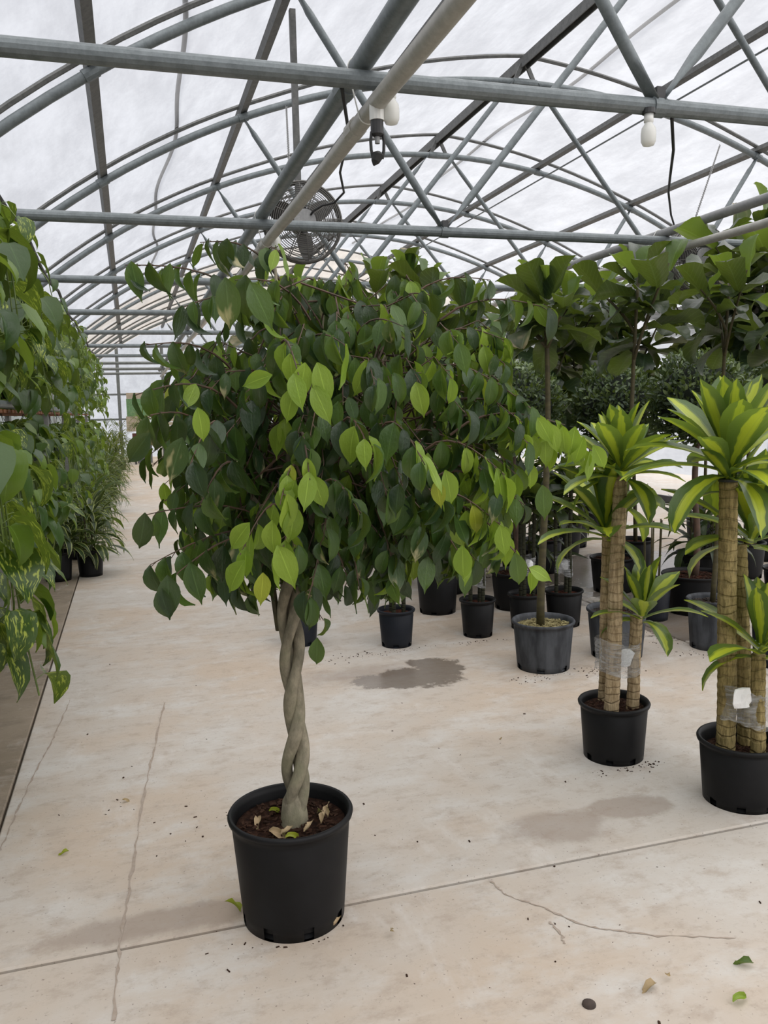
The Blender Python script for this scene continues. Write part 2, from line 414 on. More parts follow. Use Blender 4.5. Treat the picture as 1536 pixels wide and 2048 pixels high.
def join_leaves(name, items, parent, stuff=True):
    """items: (tpl, mat, Matrix) -> one mesh object"""
    if not items: return None
    mats = sorted({i[1] for i in items}); Vs = []; Us = []; Fs = []; mi = []; o = 0
    by = {}
    for t, m, M in items: by.setdefault(t, []).append((m, np.array(M)))
    for t, L in by.items():
        V, F, U = TPL[t]; F = np.array(F); n = len(V)
        A = np.stack([x[1] for x in L])
        W = np.einsum('kij,nj->kni', A[:, :3, :3], V) + A[:, None, :3, 3]
        Vs.append(W.reshape(-1, 3)); Us.append(np.tile(U, (len(L), 1)))
        Fs.append((F[None] + (o + np.arange(len(L)) * n)[:, None, None]).reshape(-1, F.shape[1]))
        mi.append(np.repeat([mats.index(x[0]) for x in L], len(F))); o += len(L) * n
    V = np.concatenate(Vs); U = np.concatenate(Us); F = np.concatenate(Fs); mi = np.concatenate(mi)
    m = bpy.data.meshes.new(name); nf = len(F)
    m.vertices.add(len(V)); m.vertices.foreach_set('co', V.astype(np.float32).ravel())
    m.loops.add(nf * 4); m.loops.foreach_set('vertex_index', F.ravel().astype(np.int32))
    m.polygons.add(nf); m.polygons.foreach_set('loop_start', np.arange(nf, dtype=np.int32) * 4)
    m.update(calc_edges=True)
    m.polygons.foreach_set('material_index', mi.astype(np.int32)); m.polygons.foreach_set('use_smooth', [True] * nf)
    uvl = m.uv_layers.new(name='UVMap'); uvl.data.foreach_set('uv', U[F.ravel()].astype(np.float32).ravel())
    for k in mats: m.materials.append(LM[k])
    m.update()
    ob = put(name, m, parent)
    if stuff: ob['kind'] = 'stuff'
    return ob

# ================================================================== SETTING
# ---- floor: concrete slabs with recessed joints
floor = struct('floor', 'worn beige concrete floor slabs with dark control joints')
MB().box((3.5, 13.5, -.14), (17, 43, .1)).obj('joint_bed', M_JOINT, floor)
xs = [(-5.0, -.585, M_CONC2), (-.575, 3.515, M_CONC), (3.53, 12.0, M_CONC)]
ys = [-8.3, -4.7, -1.1, 2.505, 6.105, 9.705, 13.3, 16.9, 20.5, 24.1, 27.7, 31.3, 35.0]
for x0, x1, m in xs:
    for i in range(len(ys) - 1):
        y0, y1 = ys[i] + .008, ys[i + 1] - .008
        b = MB(); e = .006
        V = [(x0, y0, -.1), (x1, y0, -.1), (x1, y1, -.1), (x0, y1, -.1), (x0, y0, -e), (x1, y0, -e), (x1, y1, -e), (x0, y1, -e),
             (x0 + e, y0 + e, 0), (x1 - e, y0 + e, 0), (x1 - e, y1 - e, 0), (x0 + e, y1 - e, 0)]
        F = [(0, 3, 2, 1), (0, 1, 5, 4), (1, 2, 6, 5), (2, 3, 7, 6), (3, 0, 4, 7), (4, 5, 9, 8), (5, 6, 10, 9), (6, 7, 11, 10), (7, 4, 8, 11), (8, 9, 10, 11)]
        b.add(V, F).obj('slab', m, floor)
def ribbon(pts, w, name, mat, parent, z=.0015):
    b = MB(); V = []; F = []
    for i, p in enumerate(pts):
        a = pts[max(i - 1, 0)]; c = pts[min(i + 1, len(pts) - 1)]
        t = Vector((c[0] - a[0], c[1] - a[1], 0)).normalized(); nn = Vector((-t.y, t.x, 0)); ww = w[i] if isinstance(w, list) else w * uni(.15, 1.3)
        V += [(p[0] + nn.x * ww, p[1] + nn.y * ww, z), (p[0] - nn.x * ww, p[1] - nn.y * ww, z)]
        if i: F.append((2 * i - 2, 2 * i - 1, 2 * i + 1, 2 * i))
    return b.add(V, F).obj(name, mat, parent)
def pxline(L, n=40, jit=.004):
    P = [ground(u, v) for u, v in L]; out = []
    seg = len(P) - 1
    for i in range(n + 1):
        t = i / n * seg; k = min(int(t), seg - 1); q = P[k].lerp(P[k + 1], t - k)
        out.append((q.x + uni(-jit, jit), q.y + uni(-jit, jit)))
    return out
ribbon(pxline([(228, 2040), (238, 1900), (255, 1800), (272, 1690), (290, 1580), (310, 1490), (330, 1405)], 70), .005, 'crack', M_CRACK, floor)
ribbon(pxline([(0, 1702), (35, 1620), (70, 1545), (105, 1480), (140, 1400)], 50), .004, 'crack', M_CRACK, floor)
ribbon(pxline([(982, 1762), (1010, 1790), (1080, 1813), (1180, 1855), (1300, 1871), (1470, 1876)], 60), .004, 'crack', M_CRACK, floor)
ribbon(pxline([(1100, 1845), (1122, 1868), (1128, 1890)], 14), .005, 'crack', M_CRACK, floor)

# ---- roof geometry
XC, RB, ZAP, ZCH = 4.95, 9.6, 5.61, 3.11
def bow_z(x, dr=0.): return ZAP - RB + math.sqrt(max(0, (RB + dr) ** 2 - (x - XC) ** 2))
def outer_z(x):
    q = max(0., 1 - abs(x - XC) / 3.2)
    return bow_z(x) + .13 + .19 * q ** 1.3
XL, XR = XC - 6.46, XC + 6.46
TR = [3.904 + 3.05 * k for k in range(-3, 10)]
PX = [-.13, 1.43, 3.2, 6.7, 8.47, 10.03]
ceiling = struct('ceiling', 'arched milky polyethylene greenhouse roof film')
edges = [TR[0] - 3.05] + TR + [34.3]
for i in range(len(edges) - 1):
    y0, y1 = edges[i], edges[i + 1]
    nx, ny = 44, 7; V = []; F = []
    for a in range(nx + 1):
        x = XL - .1 + (XR - XL + .2) * a / nx
        for b in range(ny + 1):
            t = b / ny
            sag = .05 * math.sin(PI * t)
            V.append((x, y0 + (y1 - y0) * t, outer_z(min(max(x, XL), XR)) + .035 - sag * .6 + .008 * math.sin(x * 3.1 + y0 + t * 5)))
    for a in range(nx):
        for b in range(ny):
            q = a * (ny + 1) + b; F.append((q, q + ny + 1, q + ny + 2, q + 1))
    MB().add(V, F).obj('film_panel', M_FILMB if y0 > 21 else M_FILM, ceiling, smooth=True)
# ---- walls
def sheet_wall(name, p0, p1, z0, z1, mat, npan, label):
    w = struct(name, label)
    p0 = Vector(p0); p1 = Vector(p1); d = (p1 - p0); L = d.length; d.normalize(); nrm = Vector((-d.y, d.x, 0))
    for k in range(npan):
        a = L * k / npan + .01; c = L * (k + 1) / npan - .01; n = 24; V = []; F = []
        for i in range(n + 1):
            q = p0 + d * (a + (c - a) * i / n) + nrm * (.012 if i % 2 else -.012)
            V += [(q.x, q.y, z0), (q.x, q.y, z1)]
            if i: F.append((2 * i - 2, 2 * i, 2 * i + 1, 2 * i - 1))
        MB().add(V, F).obj('wall_panel', mat, w)
    for k in range(npan + 1):
        q = p0 + d * (L * k / npan)
        MB().box((q.x, q.y, (z0 + z1) / 2), (.07, .07, z1 - z0)).obj('wall_post', M_PIPE2, w)
    b = MB(); mid = (p0 + p1) / 2
    ang = math.atan2(d.y, d.x); R = Matrix.Rotation(ang, 3, 'Z')
    b.box((mid.x, mid.y, .06), (L, .05, .12), R); b.obj('sill_board', M_DARK, w)
    MB().box((mid.x, mid.y, z1), (L, .06, .08), R).obj('top_rail', M_PIPE2, w)
    return w
sheet_wall('wall_right', (8.3, 33.9, 0), (8.3, -8, 0), 0, 3.05, M_WALLF, 14, 'white corrugated translucent side wall')
sheet_wall('wall_left', (-2.0, -8, 0), (-2.0, 33.9, 0), 0, 3.4, M_WALLG, 14, 'translucent left side wall behind the hanging pots')
sheet_wall('wall_back', (8.3, -8.2, 0), (-2.0, -8.2, 0), 0, 4.2, M_WALLF, 4, 'translucent wall behind the viewer')
# ---- end wall with its openings
endw = struct('wall_end', 'far end wall of pale sheets, posts and rails')
YE = 34.2
def ew(u, v): p = at(u, v, YE); return p.x, p.z
def ebox(u0, v0, u1, v1, name, mat, parent, y=YE, d=.05):
    a = at(u0, v0, y); b = at(u1, v1, y); x0, x1 = sorted((a.x, b.x)); z0, z1 = sorted((a.z, b.z))
    return MB().box(((x0 + x1) / 2, y, (z0 + z1) / 2), (x1 - x0, d, z1 - z0)).obj(name, mat, parent)
for k in range(8):
    x0 = -2.0 + 13.4 * k / 8; x1 = x0 + 13.4 / 8
    zt = min(outer_z(min(max(x0, XL), XR)), outer_z(min(max(x1, XL), XR)))
    b = MB(); n = 12; V = []; F = []
    for i in range(n + 1):
        x = x0 + .03 + (x1 - x0 - .06) * i / n
        V += [(x, YE + (.012 if i % 2 else -.012), 0), (x, YE + (.012 if i % 2 else -.012), max(3.3, outer_z(min(max(x, XL), XR))))]
        if i: F.append((2 * i - 2, 2 * i, 2 * i + 1, 2 * i - 1))
    b.add(V, F).obj('wall_panel', M_WALLF, endw)
    MB().box((x0, YE - .06, 2.2), (.12, .1, 4.4)).obj('wall_post', M_GALV, endw)
for z in (1.5, 2.45, 3.4):
    MB().box((4.7, YE - .07, z), (13.4, .06, .07)).obj('wall_rail', M_GALV, endw)
ebox(252, 786, 300, 797, 'siding_panel', M_CHALK, endw, YE - .12)
M_SHADE = simple('green_shade_cloth', (.10, .22, .10), (.16, .28, .15), .8, 14)
ebox(252, 798, 300, 832, 'shade_panel', M_SHADE, endw, YE - .12)  # flat green panel added to stand for trees outside the end wall
ebox(252, 833, 300, 862, 'siding_panel', M_CHALK, endw, YE - .12)
# tan slatted shutter door
d1 = struct('door_1', 'tan slatted roll-up door in the far end wall')
a = at(326, 797, YE - .15); b_ = at(398, 865, YE - .15)
for k in range(9):
    z0 = b_.z + (a.z - b_.z) * k / 9; hgt = (a.z - b_.z) / 9
    MB().box(((a.x + b_.x) / 2, YE - .15, z0 + hgt / 2), (b_.x - a.x, .05, hgt * .86)).obj('slat', M_CHALK, d1)
for xx in (a.x - .05, b_.x + .05):
    MB().box((xx, YE - .15, a.z / 2), (.1, .12, a.z)).obj('door_post', M_GALV, d1)
d2 = struct('door_2', 'pale sliding door panel in the far end wall')
ebox(316, 868, 350, 912, 'door_panel', M_WHITE, d2, YE - .12); ebox(313, 862, 317, 914, 'door_stile', M_PIPE2, d2, YE - .14)

# ---- roof trusses
def roof_truss(y, label, group):
    t = thing('roof_truss', label, 'truss', (XC, y, ZCH), group)
    def L(x, z): return (x - XC, 0, z - ZCH)
    MB().tube([L(XL, ZCH), L(XR, ZCH)], .042, 14).obj('bottom_chord', M_GALV, t, smooth=False)
    pts = [L(XL + (XR - XL) * i / 48, bow_z(XL + (XR - XL) * i / 48)) for i in range(49)]
    MB().tube(pts, .042, 10).obj('bow', M_GALV, t, smooth=True)
    pts = [(p[0], 0, outer_z(p[0] + XC) - ZCH) for p in pts]
    MB().tube(pts, .024, 6).obj('film_rail', M_PURLIN, t)
    nodes = [((1.43, bow_z(1.43)), (2.66, ZCH + .03)), ((2.70, ZCH + .03), (4.78, ZAP)), ((5.12, ZAP), (7.20, ZCH + .03)), ((8.47, bow_z(8.47)), (7.24, ZCH + .03))]
    for (x0, z0), (x1, z1) in nodes:
        a = Vector(L(x0, z0)); b = Vector(L(x1, z1)); n = 12; f = []
        P = [a.lerp(b, i / n) for i in range(n + 1)]
        P = [a, a.lerp(b, .04), a.lerp(b, .10)] + [a.lerp(b, .1 + .8 * i / 6) for i in range(1, 6)] + [a.lerp(b, .90), a.lerp(b, .96), b]
        fl = [(.18, 1.5), (.2, 1.5), (1, 1)] + [(1, 1)] * 5 + [(1, 1), (.2, 1.5), (.18, 1.5)]
        MB().tube(P, .032, 10, flat=[(b2, a2) for a2, b2 in fl]).obj('brace', M_GALV, t, smooth=True)
    for x in (2.68, 7.22):
        MB().tube([L(x - .035, ZCH), L(x + .035, ZCH)], .05, 14).obj('clamp', M_GALV, t)
        MB().box(L(x, ZCH + .06), (.05, .07, .06)).obj('bolt', M_DARK, t)
    MB().tube([L(XC - .16, bow_z(XC - .16)), L(XC + .16, bow_z(XC + .16))], .05, 12).obj('splice', M_GALV, t)
    MB().box(L(XC + .06, (ZAP + outer_z(XC)) / 2), (.05, .03, .34), Matrix.Rotation(-.45, 3, 'Y')).obj('ridge_bracket', M_PURLIN, t)
    MB().box(L(XC - .06, (ZAP + outer_z(XC)) / 2), (.05, .03, .34), Matrix.Rotation(.45, 3, 'Y')).obj('ridge_bracket', M_PURLIN, t)
    for x in PX:
        MB().tube([L(x - .05, bow_z(x - .05)), L(x + .05, bow_z(x + .05))], .05, 10).obj('purlin_clip', M_GALV, t)
    return t
ORD = ['first', 'second', 'third', 'fourth', 'fifth', 'sixth', 'seventh', 'eighth', 'ninth', 'tenth', 'eleventh', 'twelfth']
for k, y in enumerate(TR):
    n = k - 2
    if n < 1: continue
    if n == 1: lab, g = 'grey steel roof truss whose chord carries two white bulbs', None
    elif n == 2: lab, g = 'grey steel roof truss whose chord crosses the round fan', None
    else: lab, g = 'grey steel roof truss, %s beyond the one that crosses the round fan' % ORD[n - 3], 'roof trusses down the greenhouse'
    roof_truss(y, lab, g)
def purlin(x, z, w, h, label, group=None, mat=M_PURLIN):
    t = tag(MB().box((0, 0, 0), (w, 43.3, h)).obj('purlin', mat, None, (x, 12.7, z)), label, 'beam', group)
    sl = (bow_z(x + .05) - bow_z(x - .05)) / .1
    t.rotation_euler = (0, -math.atan(sl), 0)
    return t
pl = ['steel purlin running lengthwise nearest the hanging pothos', 'steel purlin running lengthwise that carries the round fan',
      'steel purlin running lengthwise above the white pipe by the fan', 'steel purlin beside the ridge with thin wire below it',
      'steel purlin lengthwise above the fiddle leaf figs', 'outermost steel purlin over the right gutter']
for x, l in zip(PX, pl): purlin(x, bow_z(x) + .085, .085, .07, l)
rb = tag(MB().box((0, 0, 0), (.10, 43.3, .05)).box((.045, 0, -.05), (.012, 43.3, .1)).box((-.045, 0, -.05), (.012, 43.3, .1)).obj('ridge_beam', M_PURLIN, None, (XC, 12.7, outer_z(XC) - .05)),
         'dark channel ridge beam along the roof peak', 'beam')
for sx, x in (('left', XL), ('right', XR)):
    g = MB().box((x, 12.7, ZCH - .02), (.22, 43.3, .10)).obj('trim_1' if sx == 'left' else 'trim_2', M_GALV); g['kind'] = 'structure'; g['label'] = 'galvanised gutter along the roof foot'
# ---- wavy cables on the film
for x0, lab in ((.62, 'wavy dark cable lying on the roof film over the aisle'), (5.85, 'wavy dark cable lying on the roof film right of the ridge')):
    P = []
    for i in range(90):
        y = 2 + i * .22; x = x0 + .07 * math.sin(y * .8) + .03 * math.sin(y * 1.9)
        P.append((x, y, outer_z(x) + .075))
    tag(MB().tube(P, .022, 6).obj('roof_cable', M_BLACKCABLE, None, smooth=True), lab, 'cable')
# ---- long pipes
def long_pipe(name, x, z, r, mat, label, y0=-6, y1=31.5, tie=None, sag=0.):
    t = thing(name, label, 'pipe', (x, y0, z))
    P = [(0, i * .61, -sag * math.sin(PI * (((y0 + i * .61 - 3.904) / 3.05) % 1))) for i in range(int((y1 - y0) / .61) + 1)]
    MB().tube(P, r, 12).obj('pipe_run', mat, t, smooth=True)
    for yy in np.arange(-2.2, 31, 3.05 if tie else 6.1):
        MB().tube([(0, yy + .3 - y0, 0), (0, yy + .42 - y0, 0)], r * 1.16, 12).obj('coupling', mat, t)
    if tie:
        for k in range(-2, 9):
            yy = 3.904 + 3.05 * k + .12 - y0
            dx, dz, R2 = tie; P = []
            th = math.atan2(dz, dx); D = math.hypot(dx, dz); be = math.acos((r - R2) / D)
            for a in np.linspace(th + be, th + 2 * PI - be, 13): P.append(((r + .003) * math.cos(a), yy, (r + .003) * math.sin(a) - sag * math.sin(PI * .12 / 3.05)))
            for a in np.linspace(th - be, th + be, 13): P.append((dx + (R2 + .003) * math.cos(a), yy, dz + (R2 + .003) * math.sin(a)))
            MB().tube(P + [P[0]], .004, 5, cap=False).obj('wire_tie', M_WHITE, t)
    return t
long_pipe('water_pipe', 1.13, 3.205, .05, M_GALV, 'dark grey pipe resting on the truss chords beside the fan')
long_pipe('mist_pipe', 1.17, 3.005, .042, M_WHITEPIPE, 'cream plastic pipe with a black mist nozzle hanging below it', tie=(-.04, .2, .05), sag=.015)
long_pipe('heating_pipe', 4.90, 3.19, .042, M_PIPE2, 'pale grey pipe on the chords above the fiddle leaf figs')
long_pipe('feed_pipe', 4.76, 2.98, .036, M_WHITEPIPE, 'cream plastic pipe tied beneath the pale grey pipe', tie=(.14, .21, .042), sag=.02)
# mist nozzle
nz = thing('mist_nozzle', 'black plastic mist nozzle under the cream pipe', 'nozzle', (1.165, 3.86, 2.99))
MB().tube([(0, 0, .02), (0, 0, -.07)], .034, 14).obj('tee_fitting', M_WHITE, nz)
MB().tube([(0, 0, -.07), (0, 0, -.13), (0, 0, -.14)], [.03, .03, .018], 14).obj('collar', M_DARK, nz)
MB().tube([(0, 0, -.13), (0, 0, -.17)], .012, 10).obj('jet', M_PIPE2, nz)
for s in (-1, 1): MB().tube([(s * .026, 0, -.12), (s * .032, 0, -.16), (s * .030, 0, -.20), (s * .022, 0, -.235)], .0075, 8).obj('yoke_arm', M_BLACKCABLE, nz)
MB().tube([(0, 0, -.205), (0, 0, -.22), (-.012, 0, -.25), (-.02, 0, -.268)], [.012, .03, .02, .004], 10).obj('deflector', M_BLACKCABLE, nz)
# bulbs
def bulb(x, y, label):
    t = thing('ceiling_bulb', label, 'light bulb', (x, y, ZCH - .04))
    MB().tube([(0, 0, .02), (0, 0, -.005)], .034, 14).obj('mount_plate', M_DARK, t)
    MB().lathe([(.0, -.005), (.024, -.005), (.024, -.045), (.019, -.05)], 16).obj('socket', M_WHITE, t, smooth=True)
    MB().lathe([(.019, -.045), (.021, -.055), (.035, -.075), (.038, -.10), (.037, -.14), (.028, -.158), (.012, -.163), (0, -.164)], 20).obj('globe', M_BULB, t, smooth=True)
N = NT('frosted_bulb'); M_BULB = N.done(N.n('ShaderNodeMixShader', i0=.35, i1=N.prin((.86, .86, .82), .3), i2=N.n('ShaderNodeBsdfTranslucent', Color=(.9, .9, .88)).outputs[0]).outputs[0])
bulb(1.235, 3.86, 'white frosted bulb beside the cream mist pipe'); bulb(2.615, 3.88, 'white frosted bulb beneath the brace joint'); bulb(1.22, 6.93, 'small white bulb behind the round fan')
# ---- fans
def fan(loc, label, with_post):
    t = thing('circulation_fan', label, 'fan', loc)
    R = .335; D = .20
    for s, nr in ((-1, 14), (1, 7)):
        b = MB()
        for k in range(nr):
            r = .115 + (R - .115) * k / (nr - 1); off = s * (D / 2 - .05 * (r / R) ** 3)
            b.tube([(r * math.cos(a), off, r * math.sin(a)) for a in np.linspace(0, 2 * PI, 41)], .0034 if k < nr - 1 else .010, 5, cap=False)
        gr_ = b.obj('guard', M_FANG, t)
        for k in range(12):
            a = 2 * PI * k / 12 + .1
            MB().tube([(r * math.cos(a), s * (D / 2 - .05 * (r / R) ** 3) , r * math.sin(a)) for r in (.1, .2, .28, R)], .0045, 5).obj('guard_spoke', M_FANG, gr_)
    b = MB().tube([(R * math.cos(a), 0, R * math.sin(a)) for a in np.linspace(0, 2 * PI, 49)], .014, 6, cap=False); b.obj('guard_band', M_FANG, t)
    MB().tube([(0, -D / 2 - .01, 0), (0, -D / 2 + .01, 0)], .095, 24).obj('hub_plate', M_PIPE2, t)
    MB().tube([(0, -.05, 0), (0, .17, 0)], .07, 16).obj('motor', M_DARK, t)
    for k in range(3):
        a = -PI / 2 + .1 + 2 * PI * k / 3; V = []; F = []
        for i in range(7):
            r = .05 + .26 * i / 6; w = .045 + .075 * math.sin(PI * (.15 + .75 * i / 6))
            for s in (-1, 1):
                th = a + s * w / max(r, .12) * .7
                V.append((r * math.cos(th), s * .05, r * math.sin(th)))
            if i: F.append((2 * i - 2, 2 * i - 1, 2 * i + 1, 2 * i))
        V2 = [(x, y + .006, z) for x, y, z in V]; nv = len(V)
        F2 = F + [tuple(j + nv for j in reversed(f)) for f in F] + [(i, i + nv, i + 2 + nv, i + 2) for i in range(0, nv - 2, 2)] + [(i + 1, i + 3, i + 3 + nv, i + 1 + nv) for i in range(0, nv - 2, 2)] + [(nv - 2, nv - 1, 2 * nv - 1, 2 * nv - 2)]
        MB().add(V + V2, F2).obj('blade', M_BLADE, t)
    top = outer_z(loc[0]) - loc[2]
    if with_post:
        MB().box((-.03, .0, (.1 + top - .15) / 2), (.05, .05, top - .15 - .1)).obj('hanger_post', M_PURLIN, t)
        MB().box((0, 0, .12), (.05, .14, .05)).obj('hanger_bracket', M_DARK, t)
    return t
M_FANG = steel('fan_guard_wire', (.14, .135, .12), (.09, .085, .08), .5, .3)
M_BLADE = steel('fan_blade', (.075, .07, .065), (.05, .047, .045), .5, .1)
fan((1.535, 7.38, 3.23), 'round wire guarded fan hanging from the purlin over the aisle', True)
fan((5.66, 7.5, 3.06), 'wire guarded fan half hidden among the fiddle leaf figs', False)
def cable(L, r, name, mat, label, cat='cable'):
    return tag(MB().tube(L, r, 6).obj(name, mat, None, smooth=True), label, cat)
def chain(p0, p1, label):
    t = thing('hanging_chain', label, 'chain', p0); d = Vector(p1) - Vector(p0); n = int(d.length / .045)
    b = MB()
    for i in range(n):
        c = d * ((i + .5) / n); w = d.normalized().orthogonal() if i % 2 else d.normalized().orthogonal().cross(d.normalized())
        dd = d.normalized()
        b.tube([c + dd * .028 * math.cos(a) + w * .010 * math.sin(a) for a in np.linspace(0, 2 * PI, 9)], .003, 4, cap=False)
    o = b.obj('chain_links', M_PIPE2, t); o['kind'] = 'stuff'
chain((1.93, 9.98, bow_z(1.93) - .03), (1.44, 7.40, 3.572), 'thin chain from the bow down to the round fan')
chain(at(1440, 290, 9.9), (5.60, 7.5, 3.42), 'thin chain down to the fan among the figs')
cable([(1.02, 3.92, 3.07), at(697, 262, 4.6), at(690, 300, 5.2), at(680, 345, 6.0), at(688, 385, 6.7), at(668, 406, 7.12), at(645, 411, 7.235), (1.60, 7.24, 3.30), (1.585, 7.264, 3.275)], .009, 'power_cable', M_BLACKCABLE, 'grey power cable drooping to the round fan')
cable([(2.78, 3.92, 3.07), at(1347, 300, 4.4), at(1340, 355, 5.2), at(1337, 385, 5.9), at(1342, 430, 6.8), at(1352, 462, 7.3)], .009, 'power_cable', M_BLACKCABLE, 'black power cable drooping to the fan among the figs')
cable([(-.66, y, 2.98 - .08 * abs(math.sin(PI * (y - 3.9) / 3.05))) for y in np.arange(1, 26, .5)], .016, 'gutter_cable', M_BLACKCABLE, 'black cable strung along above the hanging pothos')
cable([(6.78, y, bow_z(6.78) - .07) for y in np.arange(-5, 31, 1.5)], .012, 'brace_wire', M_GALV, 'thin lengthwise wire below the bows right of the ridge')
# ================================================================== PLANTS
POTS = []
def make_pot(parent, R, H, mat, soil=M_SOIL, holes=6, n=40, taper=.83, soil_d=.05, lip=.012, name='pot'):
    rb = R * taper
    prof = [(0, .012), (rb * .9, .012), (rb * .93, 0), (rb, 0), (rb + (R - rb) * .12, H * .12), (rb + (R - rb) * .86, H * .86), (R - .006, H * .875), (R - .004, H - .022), (R + lip * .6, H - .018), (R + lip * .8, H - .008), (R + lip * .4, H), (R - .004, H - .002), (R - .012, H - .02), (R - .016, H - soil_d - .05), (rb * .95, .02)]
    POTS.append((parent.location.x, parent.location.y, rb * 1.04, parent.location.z))
    step = n // holes if holes else 999
    sk = (lambda i, k: i == 3 and (k % step) in (0, 1)) if holes else None
    p = MB().lathe(prof, n, skip=sk).obj(name, mat, parent, smooth=True)
    # soil surface
    V = [(0, 0, H - soil_d + .008)]; F = []; ns = 28; rings = 6; Rs = R - .015
    for r in range(1, rings + 1):
        for k in range(ns):
            th = 2 * PI * k / ns; rr = Rs * r / rings
            V.append((rr * math.cos(th), rr * math.sin(th), H - soil_d + (uni(-.006, .008) if r < rings else 0)))
    for k in range(ns):
        F.append((0, 1 + k, 1 + (k + 1) % ns))
    for r in range(1, rings):
        for k in range(ns):
            k2 = (k + 1) % ns; a = 1 + (r - 1) * ns; b = a + ns
            F.append((a + k, b + k, b + k2, a + k2))
    MB().add(V, F).obj('soil', soil, p, smooth=False)
    return p
def chips(parent, R, z, n, mat, size=.012, name='mulch'):
    b = MB()
    for i in range(n):
        r = R * math.sqrt(random.random()) * .95; th = uni(0, 2 * PI); s = size * uni(.5, 1.4)
        Rm = Matrix.Rotation(uni(0, 6), 3, 'Z') @ Matrix.Rotation(uni(-.5, .5), 3, 'X')
        b.box((r * math.cos(th), r * math.sin(th), z + uni(0, .008)), (s * 2, s * .8, s * .35), Rm)
    o = b.obj(name, mat, parent); o['kind'] = 'stuff'; return o
def rv(a=1): return Vector((uni(-a, a), uni(-a, a), uni(-a, a)))

# ---------------------------------------------------------------- the weeping fig in front
B0 = Vector((.420, 2.515, 0))
fig = thing('weeping_fig', 'braided trunk weeping fig tree in a large black pot standing alone in front', 'potted tree', B0)
make_pot(fig, .189, .352, M_BLACKP, M_SOIL, holes=8, n=64, taper=.85, soil_d=.045)
chips(fig, .165, .312, 260, M_CHIPB, .008)
TZ = 1.12
for k in range(3):
    P = []; rr = []
    for i in range(56):
        t = i / 55; z = .30 + (TZ + .08 - .30) * t
        ph = 2 * PI * k / 3 + 2 * PI * (t * 1.9) + .4
        amp = (.025 + .010 * math.sin(t * 9 + k)) * (1 - .75 * max(0, (.16 - t) / .16)) * (1 - .35 * t)
        x = .012 + .022 * t + .010 * math.sin(t * 6)
        P.append((x + amp * math.cos(ph), amp * math.sin(ph), z))
        rr.append(.0212 * (1 + .25 * max(0, .12 - t) / .12) - .005 * t + .0022 * math.sin(t * 23 + 2 * k))
    MB().tube(P, rr, 12).obj('trunk_strand', M_FBARK, fig, smooth=True)
MB().lathe([(.047, .28), (.043, .33), (.036, .38), (.02, .41)], 20, (.012, 0, 0)).obj('trunk_base', M_FBARK, fig, smooth=True)
MB().tube([(-.012, .02, .93), (-.026, .012, 1.06), (-.028, .012, 1.2)], .010, 8).obj('stake', M_STEMG, fig)
fol = []           # (tpl, mat, Matrix, score)
twig = MB(); limbs = []
CEN = Vector((.66, 2.60, 1.52))
crown = Vector((.455, 2.487, TZ))
def curve(a, b, lift, n=8):
    a = Vector(a); b = Vector(b); return [a.lerp(b, i / n) + Vector((0, 0, lift * math.sin(PI * (i / n) ** .8))) for i in range(n + 1)]
CAMP = Vector((0, 0, CAMH))
def fig_leaf(p, out, size, mat, droop=.82, spin=.75):
    """hang one leaf at p; out = horizontal direction away from the stem"""
    out = Vector((out.x, out.y, 0)); out = out.normalized() if out.length > 1e-4 else Vector((0, -1, 0))
    d = (out * (1 - droop) * uni(.6, 1.6) + Vector((0, 0, -1)) * droop + rv(.28)).normalized()
    n = out + Vector((0, 0, .55)) + rv(spin)
    M = frame(p, d, n, (size, size * uni(.9, 1.1), size))
    fol.append((random.choice(('fig0', 'fig1', 'fig2')), mat, M))
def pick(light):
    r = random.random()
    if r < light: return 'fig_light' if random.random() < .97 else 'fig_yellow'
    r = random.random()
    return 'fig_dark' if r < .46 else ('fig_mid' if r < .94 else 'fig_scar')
def spray(P, n, light=.05, size=1., r0=.004, rough_=.02, start=.3):
    twig.tube([p - B0 for p in P], [r0 * (1 - .7 * i / (len(P) - 1)) for i in range(len(P))], 5)
    for i in range(n):
        t = start + (1 - start) * (i + random.random() * .6) / n; t = min(t, .999); q = t * (len(P) - 1); k = int(q); p = P[k].lerp(P[k + 1], q - k)
        dirn = (P[k + 1] - P[k]); side = dirn.cross(Vector((0, 0, 1)))
        side = side.normalized() if side.length > 1e-5 else Vector((1, 0, 0))
        if i % 2: side = -side
        out = dirn.normalized() * .7 + side * .8 + (p - CEN).normalized() * .6
        pp = p + out.normalized() * .012 + rv(rough_) * .4
        twig.tube([p - B0, pp - B0 + Vector((0, 0, -.006))], .0013, 3, cap=False)
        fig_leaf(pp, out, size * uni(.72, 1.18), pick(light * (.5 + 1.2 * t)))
# main limbs
limb_ends = [(.42, 2.45, 2.02), (.62, 2.6, 1.98), (.88, 2.62, 1.90), (.25, 2.62, 1.72), (.20, 2.35, 1.5), (.55, 2.25, 1.55), (.85, 2.3, 1.5), (1.02, 2.6, 1.62), (.62, 2.95, 1.75), (.3, 2.9, 1.55), (.95, 2.9, 1.5), (.7, 2.5, 1.75)]
for e in limb_ends:
    P = curve(crown + rv(.02), e, .06, 10)
    limbs.append(P)
    MB().tube([p - B0 + rv(.006) for p in P], [.013 - .009 * i / 10 for i in range(11)], 7).obj('branch', M_FBARK, fig, smooth=True)
